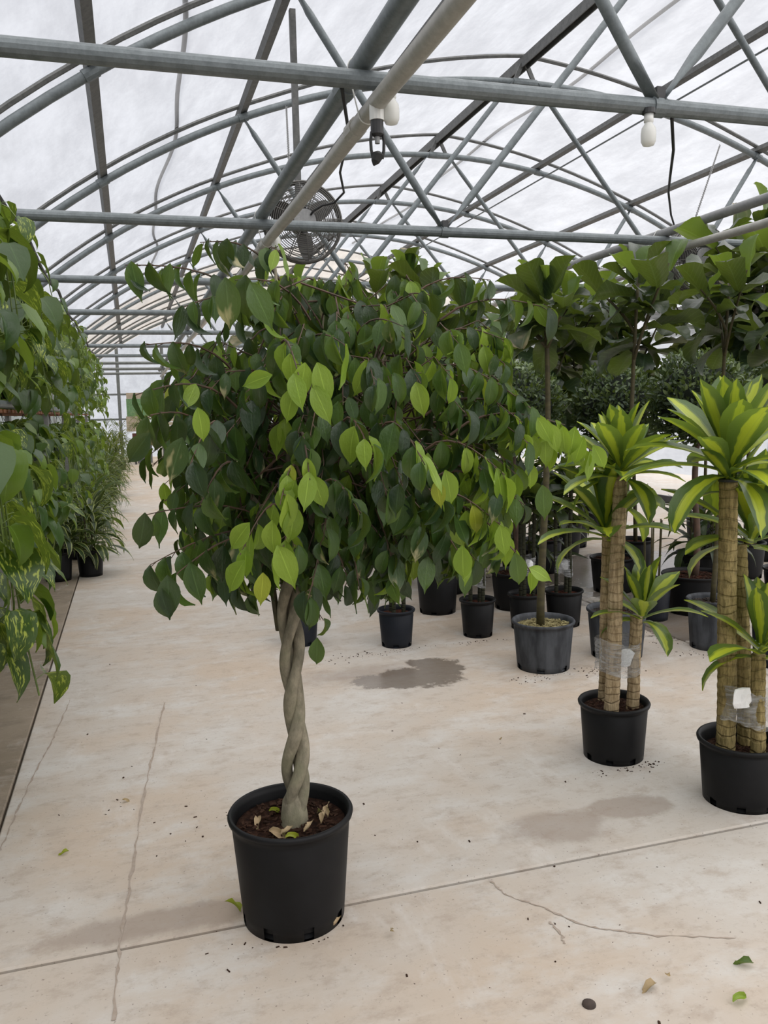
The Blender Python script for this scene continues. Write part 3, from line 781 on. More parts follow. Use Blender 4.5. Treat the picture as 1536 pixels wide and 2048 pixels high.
# bulk of the crown
for i in range(265):
    while True:
        v = rv(1)
        if .15 < v.length <= 1: break
    v = v.normalized() * (v.length ** .35)
    z = v.z
    rx = .54 if z > -.2 else .50
    e = CEN + Vector((v.x * rx, v.y * .52, v.z * .50 + .02))
    if e.z < 1.12 + .10 * math.hypot(v.x, v.y): e.z = 1.12 + uni(0, .15)
    if e.x > .95 and e.z > 1.85: e.z -= .12
    L = random.choice(limbs); a = L[random.randint(5, 10)]
    b = (e - a)
    if b.length > .42: a = e - b.normalized() * .42
    outw = Vector((v.x, v.y, 0)) * .10
    P = [a, a.lerp(e, .5) + Vector((0, 0, .05)), e + Vector((0, 0, .02)), e + outw + Vector((0, 0, -.05))]
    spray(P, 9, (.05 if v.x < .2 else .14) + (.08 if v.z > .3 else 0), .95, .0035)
for i in range(100):
    a = uni(0, 2 * PI); r = math.sqrt(random.random()); e = Vector((.60 + .47 * r * math.cos(a), 2.55 + .45 * r * math.sin(a), uni(1.13, 1.42)))
    L = random.choice(limbs); q = L[random.randint(2, 7)]; b = e - q
    if b.length > .4: q = e - b.normalized() * .4
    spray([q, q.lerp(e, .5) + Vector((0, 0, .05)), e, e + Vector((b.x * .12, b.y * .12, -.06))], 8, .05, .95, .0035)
# sprays that stick out of the crown, where the photograph shows them
def sp(a, b, n, light=.05, size=1., lift=.05, ya=None):
    A = at(a[0], a[1], a[2]); Bp = at(b[0], b[1], b[2])
    spray(curve(A, Bp, lift, 7), n, light, size, .004, .02, .12)
for a, b, n, l, s in [
    ((520, 620, 2.5), (250, 530, 2.35), 12, .0, .95), ((560, 560, 2.5), (400, 485, 2.45), 9, .0, 1.), ((520, 640, 2.4), (355, 620, 2.3), 10, .12, 1.),
    ((520, 560, 2.4), (560, 505, 2.3), 7, .1, .9), ((620, 640, 2.4), (470, 560, 2.2), 8, .05, 1.15), ((480, 760, 2.4), (290, 690, 2.25), 8, .05, 1.),
    ((480, 820, 2.3), (270, 790, 2.15), 9, .05, 1.), ((440, 900, 2.3), (300, 830, 2.1), 9, .05, 1.05), ((560, 700, 2.2), (600, 760, 1.98), 7, .7, 1.05),
    ((600, 720, 2.3), (690, 690, 2.05), 8, .08, 1.15), ((700, 700, 2.3), (800, 650, 2.1), 8, .08, 1.1), ((760, 660, 2.4), (860, 590, 2.3), 10, .05, 1.1),
    ((800, 620, 2.5), (980, 560, 2.5), 10, .03, 1.1), ((880, 640, 2.5), (1110, 620, 2.45), 12, .03, 1.1), ((850, 700, 2.4), (1010, 680, 2.3), 10, .25, 1.),
    ((840, 760, 2.3), (1000, 770, 2.2), 10, .15, 1.), ((850, 830, 2.3), (1060, 830, 2.25), 12, .2, .95), ((940, 840, 2.3), (1190, 905, 2.25), 15, .85, .95),
    ((900, 870, 2.25), (1130, 850, 2.2), 12, .65, .9), ((850, 900, 2.2), (1010, 950, 2.1), 10, .4, 1.), ((860, 960, 2.2), (1050, 1010, 2.15), 9, .25, .95),
    ((840, 1000, 2.2), (1000, 1050, 2.1), 11, .55, .95), ((880, 1010, 2.2), (1060, 1140, 2.1), 12, .75, .95), ((800, 1000, 2.2), (920, 1110, 2.1), 9, .35, 1.),
    ((560, 1060, 2.4), (290, 1030, 2.2), 10, .0, .95), ((560, 1080, 2.4), (300, 1130, 2.15), 13, .0, 1.05), ((540, 1090, 2.3), (350, 1150, 2.15), 9, .0, 1.05),
    ((600, 1060, 2.3), (560, 1120, 2.05), 7, .8, 1.), ((570, 1020, 2.2), (480, 1110, 2.02), 6, .8, 1.05), ((600, 950, 2.1), (560, 1010, 1.98), 6, .85, 1.),
    ((600, 880, 2.1), (620, 960, 1.98), 6, .3, 1.1), ((640, 1080, 2.3), (700, 1170, 2.2), 9, .0, 1.), ((620, 1110, 2.35), (640, 1240, 2.3), 8, .0, 1.),
    ((660, 1120, 2.4), (740, 1170, 2.35), 9, .0, .95), ((560, 1120, 2.45), (500, 1190, 2.4), 8, .0, 1.), ((700, 1050, 2.3), (790, 1120, 2.2), 10, .05, 1.),
    ((760, 980, 2.2), (850, 1060, 2.1), 9, .15, 1.), ((680, 860, 2.1), (740, 900, 1.98), 8, .2, 1.1), ((760, 860, 2.1), (850, 930, 1.98), 9, .35, 1.05),
    ((480, 940, 2.2), (400, 1010, 2.1), 9, .0, 1.), ((450, 860, 2.2), (380, 930, 2.05), 8, .05, 1.05), ((640, 980, 2.1), (720, 1030, 2.0), 8, .05, 1.05)]:
    sp(a, b, n, l, s)
# single leaves that catch the eye
for u, v, y, s, mt, ang in [(555, 1105, 2.0, 1.25, 'fig_light', 70), (588, 1025, 2.0, 1.1, 'fig_light', 95), (500, 1060, 2.0, 1.0, 'fig_light', 130), (545, 1055, 2.0, 1.05, 'fig_light', 95), (490, 1135, 2.0, 1.1, 'fig_light', 125),
        (526, 1160, 2.0, .9, 'fig_yellow', 95), (625, 965, 2.0, 1., 'fig_light', 70), (590, 975, 2.0, .8, 'fig_light', 110), (890, 955, 2.0, 1.05, 'fig_light', 75), (872, 975, 2.0, .8, 'fig_yellow', 80),
        (1085, 985, 2.05, 1.05, 'fig_mid', 85), (1000, 1065, 2.02, .95, 'fig_light', 80), (1030, 1120, 2.02, 1.1, 'fig_mid', 80), (1058, 1150, 2.02, .8, 'fig_light', 30), (925, 1105, 2.0, 1.1, 'fig_light', 90),
        (610, 740, 2.0, 1.0, 'fig_light', 100), (634, 740, 2.0, 1.15, 'fig_light', 75), (590, 790, 2.0, 1., 'fig_light', 110), (625, 785, 2.0, 1.1, 'fig_light', 65), (545, 765, 2.0, .9, 'fig_light', 165),
        (450, 570, 2.1, 1.35, 'fig_scar', 85), (500, 580, 2.1, 1.3, 'fig_mid', 65), (635, 1290, 2.25, 1.0, 'fig_mid', 95), (335, 1165, 2.05, 1.2, 'fig_dark', 90), (320, 1190, 2.05, 1.0, 'fig_dark', 80), (290, 1040, 2.1, 1.1, 'fig_dark', 100),
        (365, 890, 2.0, 1.2, 'fig_scar', 110), (300, 880, 2.05, 1.1, 'fig_dark', 130), (395, 830, 2.0, .9, 'fig_light', 80)] + [(u_, v_, 2.15 + .01 * k_, .95, 'fig_light', 60 + 13 * (k_ % 5)) for k_, (u_, v_) in enumerate([(1075, 850), (1100, 862), (1125, 868), (1150, 868), (1168, 888), (1186, 905), (1060, 882), (1090, 890), (1040, 868), (1112, 902), (1140, 900), (960, 1010), (985, 1030), (1015, 1045), (945, 1050), (900, 1060), (1000, 940), (1060, 940)])]:
    p = at(u, v - 15, y)
    a = math.radians(ang); d = Vector((math.cos(a) * .96, math.cos(a) * -.28, -math.sin(a)))
    n = (CAMP - p).normalized() + Vector((0, 0, .35)) + rv(.25)
    fol.append((random.choice(('fig0', 'fig1')), mt, frame(p, d, n, s)))
def relM(M, base): return Matrix.Translation(-Vector(base)) @ M
def score(it):
    p = it[2].translation; d = (p - CAMP); s = it[2].to_scale()[0]
    return s * s / max(.5, (d.length - 1.2)) ** 3
fol.sort(key=score, reverse=True)
for t, m, M in fol[:300]: put('leaf', leaf_mesh(t, m), fig, mat4=relM(M, B0))
join_leaves('foliage', [(t, m, relM(M, B0)) for t, m, M in fol[300:]], fig)
tw = twig.obj('twigs', M_TWIG, fig); tw['kind'] = 'stuff'
for b_ in [(.10, -.01), (-.08, -.07), (.02, -.11), (.08, -.08), (-.05, -.10), (.11, -.045), (-.10, .03)]:
    o = put('fallen_leaf', leaf_mesh(random.choice(('dry0', 'dry1')), 'dry'), None, mat4=frame(B0 + Vector((b_[0], b_[1], .325)), (-b_[1] * 8 - b_[0] * 2, b_[0] * 8 - b_[1] * 2, .1), (uni(-.4, .4), uni(-.4, .4), 1), uni(.6, .8)))
    tag(o, 'curled dry leaf on the soil of the weeping fig pot', 'leaf', 'dry leaves in the fig pot')
for b_ in [(-.04, -.125, .6), (-.06, .06, .5)]:
    o = put('fallen_leaf', leaf_mesh('dry0', 'fig_yellow'), None, mat4=frame(B0 + Vector((b_[0], b_[1], .325)), (1, .2, .15), (0, -.3, 1), b_[2]))
    tag(o, 'small yellow leaf on the soil of the weeping fig pot', 'leaf', 'yellow leaves in the fig pot')
FL = [(480, 1828, 'fig_yellow', 'yellow-green leaf lying beside the weeping fig pot', .7), (662, 1860, 'dry', 'tan dry leaf beside the foot of the weeping fig pot', .6), (782, 1866, 'dry', 'curled brown leaf on the open floor right of the fig pot', .55),
      (1312, 1972, 'dry', 'pale orange-brown dry leaf lying alone in the foreground', .75), (1340, 1956, 'dry', 'tiny dry leaf scrap beside the pale orange-brown leaf', .4), (1506, 1932, 'fig_mid', 'curled green leaf on the floor near the right edge', .7), (1466, 2010, 'fig_light', 'thin light green leaf on the floor near the right edge', .6),
      (138, 1706, 'fig_yellow', 'small olive leaf on the pale slab beside the long crack', .5), (56, 1342, 'fig_yellow', 'yellow-green leaf on the dirty grey concrete strip', .5), (1000, 1483, 'dry', 'tiny dark leaf scrap in the middle of the floor', .3), (245, 1604, 'dry', 'small brown leaf scrap beside the tracks on the slab', .4)]
for u, v, m, lab, s in FL:
    p = ground(u, v)
    o = put('fallen_leaf', leaf_mesh(random.choice(('dry0', 'dry1')), m), None, mat4=frame(p + Vector((0, 0, .008)), (uni(-1, 1), uni(-.4, .4), .12), (uni(-.3, .3), uni(-.5, 0), 1), s)); tag(o, lab, 'leaf')
o = MB().lathe([(0, .012), (.01, .011), (.018, .006), (.019, 0)], 14).obj('pebble', M_JOINT, None, ground(1178, 2010), smooth=True); tag(o, 'small dark round pebble on the foreground floor', 'pebble')

# ---------------------------------------------------------------- striped cane dracaenas
def rosette(parent, base, c, n, mat, size=1., up=.55, spread=1., tplk='strap', stem=True):
    """c local centre; leaves spiral up a short stem"""
    out = []
    for i in range(n):
        t = i / max(1, n - 1); a = i * 2.39996 + uni(-.3, .3)
        el = math.radians(-6 + 86 * t ** .9) + uni(-.12, .12)
        h = Vector((math.cos(a), math.sin(a), 0))
        d = h * math.cos(el) * spread + Vector((0, 0, math.sin(el) + up * .2))
        p = Vector(c) + Vector((0, 0, .10 * size * t)) + h * .012
        k = 3 if el < .12 else (2 if el < .5 else (1 if el < 1.0 else 0))
        s = size * uni(.8, 1.1) * (.72 + .3 * math.sin(PI * min(1, t * .8 + .2)))
        n_ = Vector((0, 0, 1)) * math.cos(el) - h * math.sin(el) + rv(.12)
        out.append(add_leaf(parent, tplk + str(k if tplk == 'strap' else min(k, 2)), mat, frame(p, d, n_, (s, s * uni(.9, 1.25), s))))
    return out
def cane(parent, p0, p1, r, mat, name='cane'):
    p0 = Vector(p0); p1 = Vector(p1); L = (p1 - p0).length; n = max(8, int(L / .018)); P = []; R = []
    for i in range(n + 1):
        t = i / n; P.append(p0.lerp(p1, t) + Vector((.003 * math.sin(t * 9), .003 * math.cos(t * 7), 0))); R.append(r * (1.04 - .08 * t) * (1 + (.035 if i % 2 else -.02)))
    return MB().tube(P, R, 14).obj(name, mat, parent, smooth=True)
def wrap(parent, pts, z, h, pad, foam_c, foam_s):
    """stretch film around the canes at height z: hull of cane circles"""
    cx = sum(p[0] for p in pts) / len(pts); cy = sum(p[1] for p in pts) / len(pts); V = []; F = []; n = 44; m = 10
    for j in range(m + 1):
        for k in range(n):
            a = 2 * PI * k / n; dx, dy = math.cos(a), math.sin(a)
            s = max((p[0] - cx) * dx + (p[1] - cy) * dy + p[2] for p in pts)
            s = s * (1 - .05 * math.sin(PI * j / m)) + pad + uni(-.0025, .0025)
            V.append((cx + dx * s, cy + dy * s, z + h * j / m + .014 * math.sin(a * 2 + 1) + uni(-.004, .004)))
    for j in range(m):
        for k in range(n):
            k2 = (k + 1) % n; F.append((j * n + k, j * n + k2, (j + 1) * n + k2, (j + 1) * n + k))
    MB().add(V, F).obj('plastic_wrap', M_WRAP, parent, smooth=True)
    b = MB(); V = []; F = []
    for i, (rr, zz) in enumerate([(0, -.5), (.7, -.45), (1, -.2), (.95, .2), (.7, .45), (0, .5)]):
        for k in range(10):
            a = 2 * PI * k / 10; q = rr * uni(.6, 1.25); V.append((foam_c[0] + q * math.cos(a) * foam_s[0], foam_c[1] + q * math.sin(a) * foam_s[1], foam_c[2] + zz * foam_s[2]))
    for i in range(5):
        for k in range(10):
            k2 = (k + 1) % 10; F.append((i * 10 + k, i * 10 + k2, (i + 1) * 10 + k2, (i + 1) * 10 + k))
    MB().add(V, F).obj('foam_pad', M_FOAM, parent)
def to_local(u, v, y, base): return at(u, v, y) - Vector(base)
# first: three tan canes
b1 = Vector((2.05, 3.25, 0))
dr1 = thing('cane_dracaena', 'striped leaf dracaena with three pale tan canes in a whole black pot', 'potted plant', b1)
make_pot(dr1, .152, .262, M_BLACKP, M_SOIL, 8, 56, .88, .035)
chips(dr1, .135, .228, 160, M_CHIPB, .007)
c_t = [Vector((2.005, 3.20, .19)) - b1, to_local(1241, 948, 3.22, b1)]
c_l = [Vector((2.052, 3.345, .19)) - b1, to_local(1214, 1058, 3.34, b1)]
c_r = [Vector((2.119, 3.21, .19)) - b1, to_local(1273, 1232, 3.22, b1)]
cane(dr1, c_t[0], c_t[1], .032, M_CANE); cane(dr1, c_l[0], c_l[1], .023, M_CANE); cane(dr1, c_r[0], c_r[1], .028, M_CANE)
rosette(dr1, b1, c_t[1] - Vector((0, 0, .03)), 34, 'drac', .95); rosette(dr1, b1, c_l[1] + Vector((-.03, -.03, -.05)), 20, 'drac', 1.); rosette(dr1, b1, c_r[1] + Vector((.01, -.03, -.03)), 17, 'drac', .84)
rosette(dr1, b1, c_l[1] + Vector((.02, .0, .10)), 9, 'drac', .9)
wrap(dr1, [(c_t[0].x + .006, c_t[0].y, .034), (c_l[0].x + .003, c_l[0].y, .026), (c_r[0].x + .004, c_r[0].y, .03)], .40, .15, .002, to_local(1250, 1316, 3.19, b1), (.044, .012, .085))
# second: thick mossy canes
b2 = Vector((2.295, 2.70, 0))
dr2 = thing('cane_dracaena', 'striped leaf dracaena with thick mossy brown canes at the right edge', 'potted plant', b2)
make_pot(dr2, .165, .262, M_BLACKP, M_SOIL, 8, 56, .88, .06)
chips(dr2, .14, .204, 160, M_CHIPB, .007)
c_t = [Vector((2.222, 2.705, .17)) - b2, to_local(1457, 962, 2.70, b2)]
c_l = [Vector((2.355, 2.745, .17)) - b2, to_local(1478, 1090, 2.78, b2)]
c_r = [Vector((2.295, 2.61, .17)) - b2, to_local(1517, 1310, 2.61, b2)]
cane(dr2, c_t[0], c_t[1], .036, M_CANEG); cane(dr2, c_l[0], c_l[1], .032, M_CANEG); cane(dr2, c_r[0], c_r[1], .028, M_CANEG)
MB().tube([c_t[1] + Vector((0, 0, -.002)), c_t[1] + Vector((0, 0, .008))], .038, 16).obj('wax_cap', M_DARK, dr2)
rosette(dr2, b2, c_t[1] + Vector((.0, 0, -.0)), 34, 'drac', 1.12); rosette(dr2, b2, c_l[1] + Vector((.06, .0, -.02)), 20, 'drac', 1.08); rosette(dr2, b2, c_r[1] + Vector((.01, -.0, -.02)), 17, 'drac', .9)
rosette(dr2, b2, c_t[1] + Vector((0.02, 0, -.06)), 8, 'drac', .7)
wrap(dr2, [(c_t[0].x + .002, c_t[0].y, .037), (c_l[0].x - .004, c_l[0].y + .008, .034), (c_r[0].x, c_r[0].y, .03)], .34, .14, .002, to_local(1484, 1396, 2.60, b2), (.050, .012, .085))

# ---------------------------------------------------------------- dark cane plants in small pots
def cane_plant(x, y, R, H, label, pot=M_BLACKP, tops=(.95, .85, .75), seed=1, wrapz=None, n=15):
    random.seed(seed)
    b = Vector((x, y, 0)); t = thing('potted_cane_plant', label, 'potted plant', b, None)
    make_pot(t, R, H, pot, M_BARK, 6, 36, .84, .035)
    P = []
    for k, h in enumerate(tops):
        a = 2 * PI * k / len(tops) + seed; p0 = Vector((R * .42 * math.cos(a), R * .42 * math.sin(a), H - .06)); p1 = Vector((p0.x * 1.15, p0.y * 1.15, h))
        cane(t, p0, p1, .0135, M_CANED); P.append((p0.x, p0.y, .015))
        rosette(t, b, p1 - Vector((0, 0, .03)), n, 'drac_dark', .80)
    if wrapz: wrap(t, P, wrapz, .13, .002, (0, -.03, wrapz + .07), (.035, .03, .075))
    return t
cane_plant(1.674, 5.36, .122, .255, 'slim dark cane plant in a small pot nearest the floor puddle', M_BLACKP2, (1.0, .95, .9), 2, .36)
cane_plant(2.29, 5.39, .122, .265, 'slim dark cane plant beside the broad black pot', M_BLACKP, (1.0, .92, .86), 3, .36)
cane_plant(2.70, 5.45, .128, .26, 'slim dark cane plant right behind the weathered grey tub', M_BLACKP, (.98, .9, .86), 4, .40)
cane_plant(2.99, 5.42, .135, .265, 'slim dark cane plant between the grey tub and the tan cane dracaena', M_BLACKP, (1.02, .95, .88), 5, .38)
random.seed(21)
# ---------------------------------------------------------------- fiddle leaf figs
def fiddle(x, y, R, H, top, label, pot=M_BLACKP, soil=M_BARK, n=30, crown=1.1, lean=(0, 0), r=.022, new=.25, size=1., seed=1, chip=None, group=None, spread=.28):
    random.seed(seed)
    b = Vector((x, y, 0)); t = thing('fiddle_leaf_fig', label, 'potted tree', b, group)
    make_pot(t, R, H, pot, soil, 6, 44, .86, .04)
    if chip: chips(t, R * .9, H - .036, 420, chip, .009)
    P = [Vector((lean[0] * q ** 1.3 + .02 * math.sin(q * 5 + seed), lean[1] * q ** 1.3, H - .06 + (top - H - .1) * q)) for q in np.linspace(0, 1, 14)]
    MB().tube(P, [r * (1 - .55 * i / 13) for i in range(14)], 10).obj('trunk', M_STEMG, t, smooth=True)
    tips = [P]
    for k in range(3):
        q = P[random.randint(10, 11) if crown < .9 else random.randint(7, 10)]; a = 2 * PI * (k + random.random()) / 3; e = q + Vector((math.cos(a) * spread * uni(.7, 1.2), math.sin(a) * spread * uni(.7, 1.2), (top - q.z - .08) * uni(.5, .95)))
        B = curve(q, e, .03, 6); MB().tube(B, [r * .55 * (1 - .5 * i / 6) for i in range(7)], 8).obj('branch', M_STEMG, t, smooth=True); tips.append(B)
    cnt = 0
    for bi, B in enumerate(tips):
        m = n // 2 if bi == 0 else n // 6
        zmin = top - crown
        cand = [q for q in np.linspace(0, .999, 60) if B[int(q * (len(B) - 1))].z > zmin or bi]
        for i in range(m):
            q = cand[int((i + .5) / m * len(cand))]; k = int(q * (len(B) - 1)); p = B[k].lerp(B[k + 1], q * (len(B) - 1) - k)
            a = i * 2.4 + bi + uni(-.4, .4); h = Vector((math.cos(a), math.sin(a), 0)); tt = i / max(1, m - 1)
            el = math.radians((-25 if crown > .9 else -8) + (95 if crown > .9 else 78) * tt ** 1.5) + uni(-.4, .4)
            d = h * math.cos(el) + Vector((0, 0, math.sin(el))); n_ = Vector((0, 0, 1)) * math.cos(el) - h * math.sin(el) + rv(.3)
            s = size * uni(.75, 1.15) * (1 if tt < .85 else .8)
            mt = 'fiddle_new' if (tt > .8 and random.random() < new * 3) else ('fiddle_scar' if random.random() < .05 else 'fiddle')
            add_leaf(t, 'fid%d' % (0 if tt > .7 else random.randint(0, 2)), mt, frame(p + h * .03, d, n_, (s, s * uni(.9, 1.1), s)))
    return t
fiddle(2.374, 4.56, .185, .30, 2.42, 'fiddle leaf fig with a bare straight stem in a weathered grey tub of pale mulch', M_GREYP, M_CHIPY, 32, .44, (.02, 0), .026, .3, .8, 11, M_CHIPY)
fiddle(2.93, 4.62, .185, .31, 2.52, 'fiddle leaf fig in a grey tub directly behind the tan cane dracaena', M_GREYP, M_BARK, 30, .42, (.08, -.1), .020, .45, .85, 12, M_CHIPD)
fiddle(3.60, 4.56, .150, .33, 2.54, 'fiddle leaf fig in a plain grey pot just left of the mossy canes', M_GREYP, M_BARK, 30, .42, (.1, 0), .018, .45, .85, 13, M_CHIPD)
fiddle(3.72, 4.10, .150, .33, 2.30, 'fiddle leaf fig in a dark pot behind the mossy cane dracaena', M_BLACKP2, M_BARK, 24, .42, (.1, .05), .018, .5, .8, 14)
fiddle(2.27, 6.15, .165, .33, 2.55, 'fiddle leaf fig in a broad black pot behind the small cane plants', M_BLACKP, M_BARK, 32, 1.1, (0, .1), .026, .2, 1., 15)
fiddle(1.055, 5.65, .135, .25, 2.2, 'fiddle leaf fig in the black pot seen behind the braided trunk', M_BLACKP2, M_BARK, 20, .75, (.2, .2), .014, .2, .75, 16)
G = 'fiddle leaf figs massed at the back'
BACK = [(2.3, 7.4, 2.95, 1.25, 'fiddle leaf fig behind the one in the broad black pot'), (3.05, 7.38, 2.72, 1.2, 'fiddle leaf fig standing straight behind the leftmost topiary ball'), (3.80, 7.30, 2.75, 1.25, 'fiddle leaf fig between the two left topiary balls, behind them'),
        (4.55, 6.9, 2.85, 1.25, 'fiddle leaf fig behind the topiary with the crooked trunk'), (5.36, 6.35, 3.25, 1.4, 'tall fiddle leaf fig rising in front of the half hidden fan'), (6.15, 6.95, 3.35, 1.4, 'tall fiddle leaf fig whose crown rises above the cream pipe at the right edge'),
        (4.80, 8.5, 2.95, 1.3, 'fiddle leaf fig in the second rank behind the crooked topiary'), (3.75, 8.85, 2.95, 1.3, 'fiddle leaf fig in the second rank behind the left topiary balls'), (6.1, 7.9, 3.0, 1.3, 'fiddle leaf fig in the rear rank right of the half hidden fan'),
        (1.74, 8.8, 3.0, 1.2, 'fiddle leaf fig whose pale top shows above the weeping fig'), (3.03, 9.2, 3.3, 1.2, 'tallest fiddle leaf fig rising behind the weeping fig crown'), (5.75, 9.7, 3.0, 1.3, 'fiddle leaf fig in the rear rank under the pale grey pipe')]
for i, (x, y, top, sz, lab) in enumerate(BACK):
    fiddle(x, y, .18, .33, top, lab, M_BLACKP, M_BARK, 84 if i in (4, 5) else 66, 1.5, (uni(-.1, .1), uni(-.1, .1)), .02, .2, sz, 30 + i, None, G, .45)
random.seed(77)
# ---------------------------------------------------------------- clipped ball topiaries
def topiary(x, y, R, H, zc, rad, label, pot=M_BLACKP, n=2600, seed=1, squash=1., lean=(0, 0)):
    random.seed(seed); r_ = np.random.default_rng(seed)
    b = Vector((x, y, 0)); t = thing('ball_topiary', label, 'potted tree', b); make_pot(t, R, H, pot, M_BARK, 6, 48, .85, .03)
    chips(t, R * .88, H - .025, 200, M_CHIPB, .012)
    P = [Vector((lean[0] * q + .018 * math.sin(q * 8), lean[1] * q, H - .05 + (zc - H) * q)) for q in np.linspace(0, 1, 12)]
    MB().tube(P, [.026 - .008 * i / 11 + .002 * math.sin(i * 2.1) for i in range(12)], 10).obj('trunk', M_TWIG, t, smooth=True)
    c = Vector((lean[0], lean[1], zc))
    b_ = MB(); V = []; F = []
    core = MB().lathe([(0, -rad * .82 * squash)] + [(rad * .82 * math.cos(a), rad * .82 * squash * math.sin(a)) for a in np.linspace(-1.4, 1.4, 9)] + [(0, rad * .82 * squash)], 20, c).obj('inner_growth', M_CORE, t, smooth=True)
    items = []
    for i in range(n):
        v = Vector(r_.normal(size=3)).normalized(); lump = 1 + .05 * math.sin(v.x * 7 + seed) + .05 * math.sin(v.y * 6) + .04 * math.sin(v.z * 9)
        p = c + Vector((v.x, v.y, v.z * squash)) * rad * lump * uni(.84, 1.03)
        d = v * uni(.4, 1.) + Vector(r_.normal(size=3)) * .55 + Vector((0, 0, .35))
        items.append((random.choice(('tiny0', 'tiny1')), 'box_tip' if random.random() < max(0, .1 + .45 * v.z) else 'box', frame(p, d, v + rv(.6), uni(.8, 1.5))))  # pale leaves commoner toward the top, imitating light from above
    join_leaves('foliage', items, t)
    return t
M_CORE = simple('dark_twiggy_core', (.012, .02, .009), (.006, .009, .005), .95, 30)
topiary(2.90, 6.05, .19, .3, 1.60, .36, 'round clipped topiary ball farthest left, above the slim cane plants', n=3600, seed=3, squash=.95)
topiary(3.95, 6.3, .19, .3, 1.60, .34, 'round clipped topiary ball directly behind the tan cane dracaena crown', n=3600, seed=4, squash=.95)
topiary(4.12, 5.42, .24, .30, 1.62, .36, 'round clipped topiary ball on a dark crooked trunk in a broad bark filled pot', n=3600, seed=5, squash=.95)
topiary(4.92, 5.3, .2, .3, 1.65, .36, 'round clipped topiary ball behind the mossy cane dracaena crown', n=3000, seed=6, squash=.95)
random.seed(99)
# ---------------------------------------------------------------- bushy plants
def bush(x, y, R, H, label, pot, tpl, mats, n, rad, h, name='potted_foliage_plant', group=None, stuff=False, seed=1, size=1., z0=0.):
    random.seed(seed); b = Vector((x, y, z0)); t = thing(name, label, 'potted plant', b, group); make_pot(t, R, H, pot, M_SOIL, 0, 32, .85, .03)
    items = []
    for i in range(n):
        a = i * 2.4 + uni(-.5, .5); q = (i + .5) / n; hh = Vector((math.cos(a), math.sin(a), 0)); el = math.radians(uni(-10, 30) + 55 * q)
        p = Vector((0, 0, H)) + hh * uni(.02, rad * .7) * (1 - .5 * q) + Vector((0, 0, h * q * uni(.5, 1.)))
        d = hh * math.cos(el) + Vector((0, 0, math.sin(el))); n_ = Vector((0, 0, 1)) * math.cos(el) - hh * math.sin(el) + rv(.3)
        items.append((tpl + str(random.choice((0, 1, 2, 2))), random.choice(mats), frame(p, d, n_, size * uni(.75, 1.2))))
    st = MB()
    for k in range(6):
        a = k * 1.05; st.tube([(R * .4 * math.cos(a), R * .4 * math.sin(a), H - .05), (R * .5 * math.cos(a), R * .5 * math.sin(a), H + h * .6)], .006, 5)
    st.obj('stems', M_STEMG, t)
    if stuff: later_leaves('foliage', items, t)
    else:
        for tt, m, M in items: add_leaf(t, tt, m, M)
    return t
bush(-.76, 8.80, .142, .29, 'cream edged leafy plant in a black pot standing on the dirty strip', M_BLACKP, 'bushleaf', ['edge', 'edge', 'grass'], 120, .36, .62, seed=41, size=1.15)
bush(-.46, 8.93, .132, .27, 'cream edged leafy plant in a black pot standing on the pale slab', M_BLACKP, 'bushleaf', ['edge', 'edge', 'edge', 'grass'], 120, .36, .62, seed=42, size=1.15)
for i, (x, y, h) in enumerate([(-.62, 10.1, .5), (-.75, 11.2, .6), (-.55, 12.3, .5), (-.8, 13.5, .7), (-.5, 14.8, .6), (-.75, 16.2, .8), (-.45, 17.8, .7), (-.7, 19.5, .9), (-.4, 21.5, 1.0), (-.6, 24, 1.2), (-.3, 26.5, 1.2)]):
    bush(x, y, .14, .27, 'strap leaved green plant on the floor, %s beyond the cream edged pair' % ORD[i], M_BLACKP, 'grass', ['grass', 'grass', 'grassy'] if y > 16 else ['grass', 'grass', 'edge'], 220, .32, h, group='floor plants lining the left aisle', stuff=True, seed=50 + i, size=1.15)
for i, (u, v, R, H, lab) in enumerate([(1142, 1112, .24, .34, 'dark leafy plant in a big black pot behind the slim canes'), (1000, 1120, .17, .28, 'dark leafy plant in a black pot further back between the cane plants'), (645, 1150, .17, .28, 'dark leafy plant in a black pot far behind the braided trunk'),
        (1325, 1245, .14, .30, 'dark leafy plant in a blue-black pot beside the broad bark pot')]):
    g = ground(u, v)
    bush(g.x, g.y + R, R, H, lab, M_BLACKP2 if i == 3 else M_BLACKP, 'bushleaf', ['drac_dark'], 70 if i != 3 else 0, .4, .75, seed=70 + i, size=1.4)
for x_, y_, l_ in ((2.60, 6.80, 'tall dark leafy plant behind the slim canes, left of the leftmost topiary trunk'), (3.30, 6.75, 'tall dark leafy plant behind the slim canes, right of the leftmost topiary trunk'), (4.25, 9.4, 'tall dark leafy plant in the gap behind the second topiary ball')):
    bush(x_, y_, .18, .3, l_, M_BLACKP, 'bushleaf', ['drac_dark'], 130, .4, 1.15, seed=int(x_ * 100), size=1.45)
bush(4.62, 6.0, .2, .34, 'dark broad leaved plant in a black pot right of the crooked trunk', M_BLACKP, 'bushleaf', ['drac_dark', 'fiddle'], 60, .35, .5, seed=81, size=1.3)
